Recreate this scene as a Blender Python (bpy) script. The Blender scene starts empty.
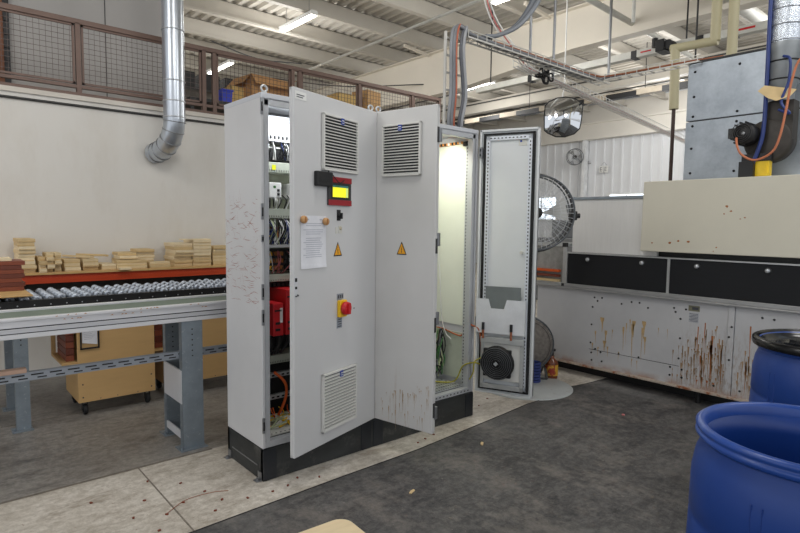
import bpy, bmesh, math, random
from mathutils import Vector, Matrix
random.seed(7)
S = bpy.context.scene
COL = S.collection
PI = math.pi

# ------------------------------------------------------------------ materials
def _nt(name):
    m = bpy.data.materials.new(name); m.use_nodes = True
    nt = m.node_tree; nt.nodes.clear()
    out = nt.nodes.new('ShaderNodeOutputMaterial')
    b = nt.nodes.new('ShaderNodeBsdfPrincipled')
    nt.links.new(b.outputs[0], out.inputs[0])
    return m, nt, b
def srgb(c):
    r = []
    for v in c:
        v = v/255.0
        r.append(v/12.92 if v <= .04045 else ((v+.055)/1.055)**2.4)
    return (*r, 1)
def noise(nt, scale, detail=4, stretch=None, rough=.6, off=(0,0,0)):
    tc = nt.nodes.new('ShaderNodeTexCoord')
    mp = nt.nodes.new('ShaderNodeMapping')
    nt.links.new(tc.outputs['Object'], mp.inputs[0])
    mp.inputs['Location'].default_value = off
    if stretch: mp.inputs['Scale'].default_value = stretch
    n = nt.nodes.new('ShaderNodeTexNoise')
    n.inputs['Scale'].default_value = scale; n.inputs['Detail'].default_value = detail
    n.inputs['Roughness'].default_value = rough
    nt.links.new(mp.outputs[0], n.inputs['Vector'])
    return n.outputs['Fac']
def ramp(nt, fac, a, b, ca=(0,0,0,1), cb=(1,1,1,1)):
    r = nt.nodes.new('ShaderNodeValToRGB')
    r.color_ramp.elements[0].position = a; r.color_ramp.elements[0].color = ca
    r.color_ramp.elements[1].position = b; r.color_ramp.elements[1].color = cb
    nt.links.new(fac, r.inputs[0]); return r.outputs[0]
def mix(nt, fac, a, b, mode='MIX'):
    m = nt.nodes.new('ShaderNodeMixRGB'); m.blend_type = mode
    for i, v in enumerate((fac, a, b)):
        if isinstance(v, (int, float)): m.inputs[i].default_value = v
        elif isinstance(v, tuple): m.inputs[i].default_value = v
        else: nt.links.new(v, m.inputs[i])
    return m.outputs[0]
def mul(nt, a, b, op='MULTIPLY'):
    m = nt.nodes.new('ShaderNodeMath'); m.operation = op; m.use_clamp = True
    for i, v in enumerate((a, b)):
        if isinstance(v, (int, float)): m.inputs[i].default_value = v
        else: nt.links.new(v, m.inputs[i])
    return m.outputs[0]
def sep(nt):
    tc = nt.nodes.new('ShaderNodeTexCoord'); s = nt.nodes.new('ShaderNodeSeparateXYZ')
    nt.links.new(tc.outputs['Object'], s.inputs[0]); return s.outputs
MC = {}
def mat(name, col, rough=.5, metal=0, var=.12, scale=6, stretch=None, bump=0, dirt=None, dscale=12, dth=(.6,.75), dstretch=None, emit=0, alpha=1, spec=.5, dmul=1):
    if name in MC: return MC[name]
    m, nt, b = _nt(name)
    c = srgb(col)
    f = noise(nt, scale, 5, stretch)
    dk = tuple(v*(1-var) for v in c[:3])+(1,); lt = tuple(min(1, v*(1+var)) for v in c[:3])+(1,)
    cc = ramp(nt, f, .3, .7, dk, lt)
    if dirt:
        g = ramp(nt, noise(nt, dscale, 6, dstretch, .7, (3.1, 1.7, .4)), *dth)
        if dmul != 1: g = mul(nt, g, dmul)
        cc = mix(nt, g, cc, srgb(dirt))
    nt.links.new(cc, b.inputs['Base Color'])
    b.inputs['Roughness'].default_value = rough; b.inputs['Metallic'].default_value = metal
    b.inputs['Specular IOR Level'].default_value = spec
    if bump:
        bp = nt.nodes.new('ShaderNodeBump'); bp.inputs['Strength'].default_value = bump; bp.inputs['Distance'].default_value = .01
        nt.links.new(noise(nt, scale*4, 5, stretch), bp.inputs['Height']); nt.links.new(bp.outputs[0], b.inputs['Normal'])
    if emit:
        b.inputs['Emission Color'].default_value = c; b.inputs['Emission Strength'].default_value = emit
    MC[name] = m; return m

WHITEM = mat('cabinet_grey_paint', (196,198,203), .42, 0, .03, 3)
PAL = dict(
 black=((22,22,24),.5,0), rubber=((28,28,29),.75,0), steel=((150,152,155),.35,.8), galv=((150,160,168),.42,.55),
 darksteel=((62,62,62),.5,.3), white=((225,225,222),.5,0), offwhite=((205,204,196),.5,0), brown=((108,86,76),.5,.1),
 red=((196,30,36),.4,0), darkred=((150,24,34),.4,0), yellow=((238,190,20),.4,0), lime=((225,230,30),.5,0),
 blue=((28,60,150),.4,0), orange=((214,92,30),.5,0), green=((60,120,60),.5,0), beige=((196,186,160),.5,0),
 cardboard=((168,112,62),.8,0), pine=((214,188,140),.7,0), ply=((203,166,110),.65,0), mahogany=((122,58,38),.55,0),
 alum=((190,192,192),.35,.5), silver=((205,208,212),.3,.6), copper=((150,90,60),.5,.2), tan=((184,176,140),.5,0),
 navy=((24,40,96),.5,0), glass_amber=((96,42,18),.15,0), gasket=((14,14,16),.7,0), cable=((118,120,124),.55,0),
 greenish=((170,178,140),.5,0), paper=((226,227,232),.7,0), ink=((70,72,80),.7,0), wood=((196,150,100),.6,0),
 beltgreen=((92,104,92),.7,0), teal=((60,130,130),.5,0), pink=((196,110,110),.5,0))
def P_(k):
    c, r, me = PAL[k]; return mat(k+'_finish', c, r, me, .1, 8)

# --------------------------------------------------------------- mesh builder
class MB:
    def __init__(s): s.v = []; s.f = []; s.mi = []; s.sm = []; s.cur = 0; s.smooth = False
    def _add(s, vs, fs, sm=None):
        n = len(s.v); s.v += [tuple(v) for v in vs]
        for f in fs:
            s.f.append([i+n for i in f]); s.mi.append(s.cur); s.sm.append(s.smooth if sm is None else sm)
        return s
    def box(s, x0, y0, z0, x1, y1, z1, b=0, M=None):
        x0, x1 = sorted((x0, x1)); y0, y1 = sorted((y0, y1)); z0, z1 = sorted((z0, z1))
        if b:
            bm = bmesh.new(); bmesh.ops.create_cube(bm, size=1)
            for v in bm.verts:
                v.co = Vector(((v.co.x+.5)*(x1-x0)+x0, (v.co.y+.5)*(y1-y0)+y0, (v.co.z+.5)*(z1-z0)+z0))
            b = min(b, .45*min(x1-x0, y1-y0, z1-z0))
            bmesh.ops.bevel(bm, geom=bm.edges[:], offset=b, segments=2, affect='EDGES', profile=.5)
            bm.verts.index_update()
            vs = [v.co.copy() for v in bm.verts]; fs = [[v.index for v in f.verts] for f in bm.faces]; bm.free()
        else:
            vs = [Vector(p) for p in ((x0,y0,z0),(x1,y0,z0),(x1,y1,z0),(x0,y1,z0),(x0,y0,z1),(x1,y0,z1),(x1,y1,z1),(x0,y1,z1))]
            fs = [(0,3,2,1),(4,5,6,7),(0,1,5,4),(1,2,6,5),(2,3,7,6),(3,0,4,7)]
        if M is not None: vs = [M @ v for v in vs]
        return s._add(vs, fs)
    def bar(s, a, b, w, h=None, b_=0, up=(0,0,1)):
        """rectangular bar from a to b, w sideways, h along up"""
        h = h or w; a = Vector(a); b = Vector(b); d = (b-a); L = d.length; d.normalize()
        u = Vector(up)
        if abs(d.dot(u)) > .98: u = Vector((1,0,0)) if abs(d.x) < .9 else Vector((0,1,0))
        r = d.cross(u).normalized(); u = r.cross(d).normalized()
        M = Matrix((( d.x, r.x, u.x, a.x),(d.y, r.y, u.y, a.y),(d.z, r.z, u.z, a.z),(0,0,0,1)))
        return s.box(0, -w/2, -h/2, L, w/2, h/2, b_, M)
    def tube(s, pts, r, n=8, cap=True, radii=None):
        pts = [Vector(p) for p in pts]; rings = []; prev = None
        for i, p in enumerate(pts):
            if i == 0: d = pts[1]-p
            elif i == len(pts)-1: d = p-pts[i-1]
            else: d = (pts[i+1]-p).normalized()+(p-pts[i-1]).normalized()
            d = d.normalized() if d.length > 1e-9 else Vector((0,0,1))
            if prev is None:
                u = Vector((0,0,1)) if abs(d.z) < .9 else Vector((1,0,0))
            else: u = prev
            r_ = d.cross(u); r_.normalize(); u = r_.cross(d).normalized(); prev = u
            rr = radii[i] if radii else r
            rings.append([p+rr*(math.cos(2*PI*k/n)*r_+math.sin(2*PI*k/n)*u) for k in range(n)])
        vs = [v for R in rings for v in R]; fs = []
        for i in range(len(rings)-1):
            for k in range(n):
                fs.append((i*n+k, i*n+(k+1) % n, (i+1)*n+(k+1) % n, (i+1)*n+k))
        s._add(vs, fs, True)
        if cap:
            s._add(rings[0], [tuple(range(n))[::-1]], False); s._add(rings[-1], [tuple(range(n))], False)
        return s
    def cyl(s, a, b, r, n=16, r2=None): return s.tube([a, b], r, n, True, [r, r if r2 is None else r2])
    def lathe(s, prof, n=32, c=(0,0,0), axis='z', sm=True, arc=2*PI):
        vs = []; fs = []
        c = Vector(c)
        for (r, h) in prof:
            for k in range(n):
                t = arc*k/n
                a, b = r*math.cos(t), r*math.sin(t)
                vs.append(c+(Vector((a,b,h)) if axis == 'z' else Vector((h,a,b)) if axis == 'x' else Vector((b,h,a))))
        for i in range(len(prof)-1):
            for k in range(n): fs.append((i*n+k, i*n+(k+1) % n, (i+1)*n+(k+1) % n, (i+1)*n+k))
        return s._add(vs, fs, sm)
    def torus(s, c, R, r, N=32, n=8, axis='z', arc=2*PI, t0=0):
        c = Vector(c); pts = []
        full = abs(arc-2*PI) < 1e-6
        cnt = N+1
        for k in range(cnt):
            t = t0+arc*k/N; a, b = R*math.cos(t), R*math.sin(t)
            pts.append(c+(Vector((a,b,0)) if axis == 'z' else Vector((0,a,b)) if axis == 'x' else Vector((b,0,a))))
        return s.tube(pts, r, n, not full)
    def prism(s, poly, h0, h1, axis='z'):
        """poly of 2d points extruded"""
        n = len(poly)
        def mk(p, h): return (p[0],p[1],h) if axis == 'z' else (h,p[0],p[1]) if axis == 'x' else (p[0],h,p[1])
        vs = [mk(p, h0) for p in poly]+[mk(p, h1) for p in poly]
        fs = [tuple(range(n))[::-1], tuple(range(n, 2*n))]+[(i, (i+1) % n, n+(i+1) % n, n+i) for i in range(n)]
        return s._add(vs, fs, False)
    def xf(s, M):
        s.v = [tuple(M @ Vector(v)) for v in s.v]; return s
    def m(s, i): s.cur = i; return s
    def build(s, name, mats, parent=None, loc=None, bevel=0, world=False):
        """vertices are in parent's frame (or world frame with loc as origin)"""
        me = bpy.data.meshes.new(name)
        vs = s.v
        if loc is not None:
            L = Vector(loc); vs = [tuple(Vector(v)-L) for v in vs]
        me.from_pydata(vs, [], s.f)
        me.polygons.foreach_set('material_index', s.mi); me.polygons.foreach_set('use_smooth', s.sm)
        me.update()
        bm = bmesh.new(); bm.from_mesh(me); bmesh.ops.recalc_face_normals(bm, faces=bm.faces[:]); bm.to_mesh(me); bm.free()
        if not isinstance(mats, (list, tuple)): mats = [mats]
        for q in mats: me.materials.append(P_(q) if isinstance(q, str) else q)
        o = bpy.data.objects.new(name, me); COL.objects.link(o)
        if loc is not None: o.location = loc
        if parent: o.parent = parent
        if bevel:
            b = o.modifiers.new('bevel', 'BEVEL'); b.width = bevel; b.segments = 2; b.limit_method = 'ANGLE'
        return o
def tag(o, label=None, cat=None, group=None, kind=None):
    if label: o['label'] = label
    if cat: o['category'] = cat
    if group: o['group'] = group
    if kind: o['kind'] = kind
    return o
def thing(name, loc, label, cat, group=None, rz=0):
    o = bpy.data.objects.new(name, None); COL.objects.link(o); o.empty_display_size = .1
    o.location = loc; o.rotation_euler = (0, 0, rz); return tag(o, label, cat, group)
def struct(mb, name, mats, **k): return tag(mb.build(name, mats, **k), kind='structure')
def smooth(pts, n=6):
    pts = [Vector(p) for p in pts]; P = [pts[0]*2-pts[1]]+pts+[pts[-1]*2-pts[-2]]; out = []
    for i in range(1, len(P)-2):
        a, b, c, d = P[i-1:i+3]
        for k in range(n):
            t = k/n; out.append(.5*((2*b)+(c-a)*t+(2*a-5*b+4*c-d)*t*t+(-a+3*b-3*c+d)*t**3))
    out.append(P[-2]); return out
def copy_tree(o, parent=None):
    c = o.copy(); COL.objects.link(c)
    if parent: c.parent = parent
    for ch in list(o.children): copy_tree(ch, c)
    return c

# --------------------------------------------------------------------- camera
R0 = (0.756955, -0.653351, 0.012260); U0 = (0.041136, 0.066366, 0.996947); F0 = (0.652170, 0.754140, -0.077112)
cam = bpy.data.cameras.new('camera'); co = bpy.data.objects.new('camera', cam); COL.objects.link(co)
cam.sensor_width = 36; cam.lens = 25.155; cam.clip_start = .05; cam.clip_end = 200
co.matrix_world = Matrix(((R0[0], U0[0], -F0[0], -1.4511), (R0[1], U0[1], -F0[1], -2.8580), (R0[2], U0[2], -F0[2], 1.4941), (0,0,0,1)))
S.camera = co

# ============================================================ CONTROL CABINET
W, D, H, HP, HX = 1.79, .48, 2.2, .192, .794
SCR = mat('scratched_side_paint', (196,198,203), .42, 0, .03, 3, None, 0, (150,82,68), 5, (.64,.66), (1,7,1.3), dmul=.75)
def side_paint():
    m, nt, b = _nt('side_panel_paint')
    base = ramp(nt, noise(nt, 2, 3), .3, .7, srgb((200,200,201)), srgb((208,208,209)))
    sc = ramp(nt, noise(nt, 9, 8, (1,1.2,4), .8), .60, .63)
    zz = sep(nt)[2]
    mr = nt.nodes.new('ShaderNodeMapRange'); mr.inputs[1].default_value = .75; mr.inputs[2].default_value = 1.05; nt.links.new(zz, mr.inputs[0])
    m2 = nt.nodes.new('ShaderNodeMapRange'); m2.inputs[1].default_value = 1.75; m2.inputs[2].default_value = 1.4; nt.links.new(zz, m2.inputs[0])
    k = mul(nt, mul(nt, sc, mr.outputs[0]), m2.outputs[0])
    fine = ramp(nt, noise(nt, 30, 4, (1,.6,6)), .5, .62)
    k = mul(nt, mul(nt, k, fine), .8)
    nt.links.new(mix(nt, k, base, srgb((128,70,60))), b.inputs['Base Color']); b.inputs['Roughness'].default_value = .4
    return m
cab = thing('control_cabinet', (0,0,0), 'tall light grey steel electrical cabinet on a black plinth with three doors standing open', 'cabinet')
MB().box(0,0,HP,.018,D,H-.004,.004).build('side_panel', side_paint(), cab)
MB().box(W-.018,.0,HP,W,D,H-.004,.004).build('side_panel', WHITEM, cab)
MB().box(.018,D-.015,HP,W-.018,D,H-.01).build('back_panel', WHITEM, cab)
MB().box(-.001,-.001,H-.03,W+.001,D+.001,H,.004).build('top_panel', WHITEM, cab)
FR = mat('frame_paint', (182,184,187), .4, .1, .04, 4)
fr = MB()
for x in (.02, HX-.04, HX+.012, W-.058):
    fr.box(x, .004, HP+.035, x+.03, .055, H-.032, .003)
fr.box(.018,.004,HP,W-.018,.055,HP+.036,.003); fr.box(.018,.004,H-.068,W-.018,.045,H-.031,.003)
fr.box(.018, .4, HP, .045, .44, H-.03); fr.box(W-.05,.05,HP+.04,W-.02,.08,H-.07); fr.box(W-.05,.4,HP+.04,W-.02,.43,H-.07)
fr.box(HX-.01,.055,HP+.03,HX+.01,D-.02,H-.04)
fr.build('cabinet_frame', FR, cab)
hs = MB()
for k in range(76): 
    z = HP+.06+k*.0255
    hs.box(W-.0515,.062,z,W-.0495,.069,z+.011); hs.box(W-.0515,.412,z,W-.0495,.419,z+.011)
for k in range(24):
    hs.box(HX+.06+k*.038, .0028, HP+.014, HX+.074+k*.038, .0045, HP+.022)
hs.build('mounting_holes', 'black', cab)
PLM = mat('plinth_black', (52,54,54), .5, .2, .35, 3, (1,1,3), .05, (92,92,88), 7, (.55,.75))
pl = MB(); pl.box(0,0,0,W,.03,HP-.004); pl.box(0,.0,0,.03,D,HP-.004); pl.box(W-.03,0,0,W,D,HP-.004); pl.box(0,D-.03,0,W,D,HP-.004); pl.box(.01,.01,HP-.012,W-.01,D-.01,HP)
plo = pl.build('plinth', PLM, cab, bevel=.003)
for x in (0, .70, .80, W-.085): MB().box(x, -.004, .004, x+.085, .004, HP-.008, .002).build('plinth_corner_cover', mat('corner_cover', (40,43,48), .35, .2, .2, 5), plo)
sc = MB(); rs = random.Random(3)
for i in range(150):
    y = D*(.03+.9*rs.random()); z = 1.02+.62*rs.random()**1.3; steep = rs.random() < .35 and y > .2
    L_ = rs.uniform(.012,.085)*(1.2 if not steep else 1); a = rs.gauss(0,.16)+(1.15 if steep else 0); n_ = 4; w_ = rs.uniform(.0006,.0017)
    top = []; bot = []
    for k in range(n_+1):
        t = k/n_; yy = y+L_*t*math.cos(a); zz = z+L_*t*math.sin(a)*1.6+.004*math.sin(3*t+i); ww = w_*(1-abs(2*t-1)**2)+.0002
        yy = min(yy, D-.005); top.append((yy,zz+ww)); bot.append((yy,zz-ww))
    sc._add([(-.0004,a_,b_) for a_,b_ in top+bot[::-1]], [tuple(range(2*n_+2))])
sc.build('scratch_marks', mat('scratch_red_brown',(164,116,108),.7,0,.3,40), cab)
for z in (2.125,1.55,1.40,1.10,.955,.33):
    h_ = .045 if z not in (1.40,) else .02
    MB().box(-.003,-.006,z-h_,.012,.003,z+h_,.002).build('edge_hinge', 'steel', cab)
    MB().box(.0,-.009,z-h_*.6,.009,-.005,z+h_*.5,.001).build('hinge_pin', 'black', cab)
MB().box(-.003,.07,.075,.001,D-.07,.081).build('side_trim_groove', 'steel', plo)
for y in (.035, D-.035):
    b = MB(); b.box(-.035,y-.022,0,0,y+.022,.004); b.box(-.006,y-.022,0,-.001,y+.022,.05); b.cyl((-.02,y,.004),(-.02,y,.016),.009,6)
    b.build('floor_bracket', 'steel', plo)
for (x, y) in ((.036,.03), (.784,.035), (.848,.035)):
    e = MB(); e.cyl((x,y,H),(x,y,H+.010),.015,12); e.torus((x,y,H+.028),.017,.0065,18,8,'y'); e.build('lifting_eye_bolt', 'alum', cab)

ORD = mat('orange_insulation',(176,92,48),.5); YLD = mat('yellow_green_insulation',(168,160,50),.5)
# ---- doors. local frame: x from hinge, z up from floor, s = side of the outer face on local y
DOORP = mat('door_paint', (206,206,206), .4, 0, .02, 2, None, 0, (158,128,104), 9, (.77,.82), (1,1,.4), dmul=.5)
def stained_door():
    m, nt, b = _nt('stained_door_paint')
    base = ramp(nt, noise(nt, 2, 3), .3, .7, srgb((200,199,197)), srgb((209,208,206)))
    st = ramp(nt, noise(nt, 14, 6, (3.2,1,.22), .7), .58, .68)
    zz = sep(nt)[2]
    mr = nt.nodes.new('ShaderNodeMapRange'); mr.inputs[1].default_value = .62; mr.inputs[2].default_value = .25; nt.links.new(zz, mr.inputs[0])
    k = mul(nt, mul(nt, st, mr.outputs[0]), .7)
    nt.links.new(mix(nt, k, base, srgb((150,112,72))), b.inputs['Base Color']); b.inputs['Roughness'].default_value = .4
    return m
def make_door(name_label, loc, ang, w, s, paint):
    d = MB(); z0, z1 = HP+.012, H-.004
    d.box(0, 0, z0, w, s*.018, z1, .004)
    for (a, b_) in ((0,.016), (w-.016, w)): d.box(a, 0, z0, b_, -s*.014, z1, .002)
    d.box(0,0,z0,w,-s*.014,z0+.016,.002); d.box(0,0,z1-.016,w,-s*.014,z1,.002)
    o = d.build('cabinet_door', paint, cab); o.location = loc; o.rotation_euler = (0,0,ang)
    if name_label: o['label'] = name_label
    g = MB(); e = .03
    g.box(e,-s*.001,z0+e,e+.014,-s*.02,z1-e); g.box(w-e-.018,-s*.001,z0+e,w-e,-s*.02,z1-e)
    g.box(e,-s*.001,z0+e,w-e,-s*.02,z0+e+.012); g.box(e,-s*.001,z1-e-.012,w-e,-s*.02,z1-e)
    g.build('door_gasket', 'gasket', o)
    r = MB(); rr = .052
    r.box(rr,-s*.001,z0+rr,rr+.028,-s*.016,z1-rr); r.box(w-rr-.028,-s*.001,z0+rr,w-rr,-s*.016,z1-rr)
    r.box(rr,-s*.001,z1-rr-.028,w-rr,-s*.016,z1-rr); r.box(rr,-s*.001,z0+rr,w-rr,-s*.016,z0+rr+.028)
    r.build('stiffening_frame', mat('bright_zinc',(214,218,224),.4,.2,.05,6), o)
    hh = MB(); n = 70
    for k in range(n):
        z = z0+.08+k*(z1-z0-.16)/n
        hh.box(rr+.010,-s*.0158,z,rr+.018,-s*.0168,z+.012); hh.box(w-rr-.018,-s*.0158,z,w-rr-.010,-s*.0168,z+.012)
    for k in range(int((w-.16)/.028)):
        x = .08+k*.028; hh.box(x,-s*.0158,z1-rr-.018,x+.012,-s*.0168,z1-rr-.01); hh.box(x,-s*.0158,z0+rr+.010,x+.012,-s*.0168,z0+rr+.018)
    hh.build('frame_slots', 'black', o)
    return o
VENTW = mat('vent_plastic', (214,213,208), .45, 0, .02, 4)
def vent(door, x0, x1, z0, z1, s, louv=17):
    f = MB(); y = s*.018
    f.box(x0,y,z0,x1,y+s*.006,z1,.002)
    t = .012
    f.box(x0,y,z0,x0+t,y+s*.02,z1,.002); f.box(x1-t,y,z0,x1,y+s*.02,z1,.002); f.box(x0,y,z0,x1,y+s*.02,z0+t,.002); f.box(x0,y,z1-t,x1,y+s*.02,z1,.002)
    step = (z1-z0-2*t)/louv
    for k in range(louv):
        z = z0+t+k*step
        yy0, yy1 = y+s*.020, y+s*.008
        f.prism([(yy0,z),(yy0,z+step*.30),(yy1,z+step*.55),(yy1,z+step*.25)], x0+t*.6, x1-t*.6, 'x')
    v = f.build('vent_grille', VENTW, door)
    bk = MB(); bk.box(x0+t,y+s*.0062,z0+t,x1-t,y+s*.0075,z1-t); bk.build('vent_opening', 'black', door)
    bg = MB(); xm = (x0+x1)/2-.005; bg.box(xm-.014,y+s*.016,z1-.045,xm+.014,y+s*.023,z1-.008,.002)
    bg.m(1); bg.box(xm-.010,y+s*.0225,z1-.024,xm+.010,y+s*.0238,z1-.019); bg.box(xm-.010,y+s*.0225,z1-.036,xm+.010,y+s*.0238,z1-.033)
    bg.build('blue_badge', ['blue','white'], door)
def warning_sign(door, xc, zb, s, w=.078, h=.083):
    y = s*.0185
    q = MB(); q.m(0).prism([(xc-w/2,zb),(xc+w/2,zb),(xc,zb+h)], y, y+s*.001, 'y')
    f = .80; zc = zb+h*.345
    def sc(p, k): return (xc+(p[0]-xc)*k, zc+(p[1]-zc)*k)
    q.m(1).prism([sc(p, .78) for p in ((xc-w/2,zb),(xc+w/2,zb),(xc,zb+h))], y+s*.001, y+s*.0016, 'y')
    b = [(.2,1.0),(-.16,.48),(.02,.48),(-.10,.12),(-.2,.16),(-.02,-.1),(.1,.2),(.03,.17),(.2,.6),(.02,.6),(.3,1.0)]
    q.m(0).prism([(xc+px*w*.28, zb+h*.16+pz*h*.5) for px, pz in b], y+s*.0016, y+s*.0022, 'y')
    q.build('warning_sign', ['black', mat('sign_yellow', (240,168,30), .4)], door)
def hinge_row(door, x, s, zs):
    for z in zs:
        q = MB(); q.box(x-.016,-s*.004,z-.04,x+.012,-s*.03,z+.04,.003); q.m(1); q.box(x-.006,-s*.0302,z-.03,x+.004,-s*.032,z-.012); q.box(x-.006,-s*.0302,z+.006,x+.004,-s*.032,z+.026)
        q.build('hinge', ['steel','black'], door)

A1, A2, A3 = .3033, 1.3598, 1.1562
d1 = make_door('widest door, left, carrying the touch screen and the red rotary switch', (HX-.005,-.004,0), PI+A1, .770, 1, DOORP)
vent(d1, .222, .548, 1.785, 2.100, 1, 17); vent(d1, .222, .548, .278, .622, 1, 17)
warning_sign(d1, .398, 1.298, 1)
def P1(name, mats, fn, door=d1, label=None):
    q = MB(); fn(q); o = q.build(name, mats, door)
    if label: o['label'] = label
    return o
Y0 = .018
def hmi(q):
    q.m(0).box(.283,Y0,1.592,.498,Y0+.012,1.755,.004)
    q.m(1).box(.283,Y0+.011,1.722,.498,Y0+.0145,1.755,.001); q.box(.283,Y0+.011,1.592,.498,Y0+.0145,1.624,.001)
    q.m(2).box(.308,Y0+.011,1.630,.472,Y0+.0135,1.716)
    q.m(3).box(.318,Y0+.0125,1.640,.462,Y0+.0145,1.706)
    q.m(4).box(.318,Y0+.014,1.696,.462,Y0+.0155,1.708); q.m(5).box(.322,Y0+.014,1.640,.338,Y0+.0155,1.696); q.m(6).box(.40,Y0+.015,1.698,.44,Y0+.0158,1.706)
P1('touch_screen', ['darksteel','darkred','black', mat('screen_yellow', (236,232,40), .3, emit=.55), 'teal', mat('screen_pale', (200,230,150), .3, emit=.3), 'green'], hmi, label='yellow lit touch screen in a red and grey bezel')
def bbox(q):
    q.box(.478,Y0,1.694,.612,Y0+.03,1.776,.006); q.box(.484,Y0+.03,1.725,.606,Y0+.033,1.728); q.cyl((.50,Y0+.015,1.774),(.50,Y0+.015,1.80),.004,8)
P1('black_module', 'black', bbox)
P1('module_lead', 'black', lambda q: q.tube(smooth([(.478,Y0+.02,1.77),(.44,Y0+.025,1.735),(.40,Y0+.02,1.722),(.36,Y0+.018,1.74)]), .0025, 6))
def rot(q):
    q.m(0).box(.335,Y0,.935,.404,Y0+.026,1.036,.006)
    q.m(1).lathe([(.0,Y0+.026),(.036,Y0+.026),(.040,Y0+.034),(.038,Y0+.052),(.030,Y0+.056),(.0,Y0+.056)], 24, (.365,0,.988), 'y')
    q.box(.357,Y0+.05,.955,.373,Y0+.072,1.022,.004)
    q.m(2).box(.328,Y0+.071,.984,.334,Y0+.0725,.992)
P1('rotary_switch', ['yellow','red','black'], rot, label='red rotary main switch on a yellow plate')
def plate(q):
    q.m(0).box(.343,Y0,1.04,.405,Y0+.002,1.074); q.box(.357,Y0,.868,.405,Y0+.002,.93); q.box(.36,Y0,.92,.40,Y0+.001,1.05)
    q.m(1)
    for i in range(3): q.box(.348+i*.019,Y0+.002,1.046,.360+i*.019,Y0+.0026,1.066)
    for i in range(4): q.box(.362,Y0+.002,.876+i*.014,.398-.006*(i%2),Y0+.0026,.881+i*.014)
P1('switch_plate', [mat('plate_grey',(150,156,164),.4,.3), 'ink'], plate)
def keysw(q):
    q.m(0).box(.375,Y0,1.505,.408,Y0+.004,1.568,.001); q.lathe([(0,Y0),(.013,Y0),(.013,Y0+.014),(0,Y0+.014)],16,(.392,0,1.535),'y'); q.box(.388,Y0+.012,1.515,.394,Y0+.03,1.55,.001)
    q.m(1).box(.40,Y0,1.43,.42,Y0+.002,1.467); q.box(.36,Y0,1.43,.392,Y0+.002,1.475); q.m(2).lathe([(0,Y0),(.010,Y0),(.010,Y0+.006),(0,Y0+.006)],16,(.376,0,1.46),'y')
P1('key_switch', ['black','offwhite','beige'], keysw)
def lab(q):
    q.m(0).box(.673,Y0,2.136,.76,Y0+.0015,2.178); q.m(1)
    for i, (a, b_) in enumerate(((.690,.750),(.700,.750))): q.box(a,Y0+.0015,2.157-i*.011,b_,Y0+.002,2.162-i*.011)
P1('name_label', ['white','ink'], lab)
def lk(q):
    for z, h in ((1.175,.02), (1.135,.014)): q.m(0).box(.748,Y0,z,.764,Y0+.003,z+h,.001)
    q.m(1).box(.744,Y0,1.09,.768,Y0+.001,1.20); q.m(0).tube([(.748,Y0+.004,1.105),(.748,Y0+.012,1.10),(.772,Y0+.012,1.098)], .003, 6)
P1('door_latch', ['black', mat('latch_plate',(210,212,215),.4)], lk)

d2 = make_door('narrow middle door with one ventilation grille and rust coloured drips', (HX+.018,-.004,0), -A2, .468, -1, stained_door())
vent(d2, .066, .362, 1.785, 2.105, -1, 17); warning_sign(d2, .220, 1.298, -1)
hinge_row(d2, .464, -1, (2.02, 1.40, .92, .33))
for z in (2.02,1.36,.88,.35): MB().box(.468,-.012,z-.045,.472,.006,z+.045).build('lock_plate', 'darksteel', d2)
dp = MB(); rs = random.Random(5)
def drip(q, x, z, L_, w_, mk, head=1.6):
    n_ = 6; l = []; r_ = []
    for k in range(n_+1):
        t = k/n_; ww = w_*(head*math.exp(-((t-.08)/.12)**2)+.55*(1-t)+.15); xx = x+.0015*math.sin(5*t+x*90)
        l.append((xx-ww,z-L_*t)); r_.append((xx+ww,z-L_*t))
    q._add([mk(a_,b_) for a_,b_ in l+r_[::-1]], [tuple(range(2*n_+2))])
for i in range(46):
    x = .06+.38*rs.random()**.7; drip(dp, x, .26+.30*rs.random()*(.4+x), rs.uniform(.02,.13), rs.uniform(.0006,.0022), lambda a_,b_: (a_,-.0186,b_))
dp.build('rust_drips', mat('drip_tan',(172,148,120),.7,0,.2,30), d2)

DIN = mat('door_inner_paint', (214,217,218), .42, 0, .03, 3)
d3 = make_door('rear door seen from inside with document pocket and filter fan', (W,-.02,0), -A3, .445, 1, DIN)
# pocket on the inner side (local -y)
def pocket(q):
    y0, y1 = -.018, -.048
    q.m(0).prism([(.01,.672),(.385,.672),(.385,.935),(.245,.935),(.225,.865),(.125,.865),(.105,.935),(.01,.935)], y1, y1+.003, 'y')
    q.box(.01,y0,.672,.385,y1,.676); q.box(.01,y0,.672,.013,y1,.935); q.box(.382,y0,.672,.385,y1,.935)
P1('document_pocket', mat('pocket_grey',(214,216,220),.4), pocket, d3)
P1('pocket_folder', mat('folder_grey',(112,118,118),.5), lambda q: q.box(.078,-.030,.70,.345,-.034,1.030), d3, 'dark grey folder standing in the pocket')
for xx in (.07, .285):
    P1('hanging_probe', ['black','copper'], lambda q: (q.m(0).cyl((xx,-.055,.70),(xx,-.055,.755),.011,10), q.m(1).cyl((xx,-.055,.635),(xx,-.055,.70),.009,10)), d3)
def inset(q):
    y = -.02
    q.box(.05,y,.60,.38,y-.03,.645,.003); q.box(.05,y,.25,.38,y-.02,.285,.003); q.box(.05,y,.25,.075,y-.02,.64,.002); q.box(.352,y,.25,.38,y-.02,.64,.002)
P1('fan_mounting_frame', 'alum', inset, d3)
P1('filter_fan_housing', VENTW, lambda q: q.box(.07,-.016,.315,.352,-.030,.63,.004), d3)
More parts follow.
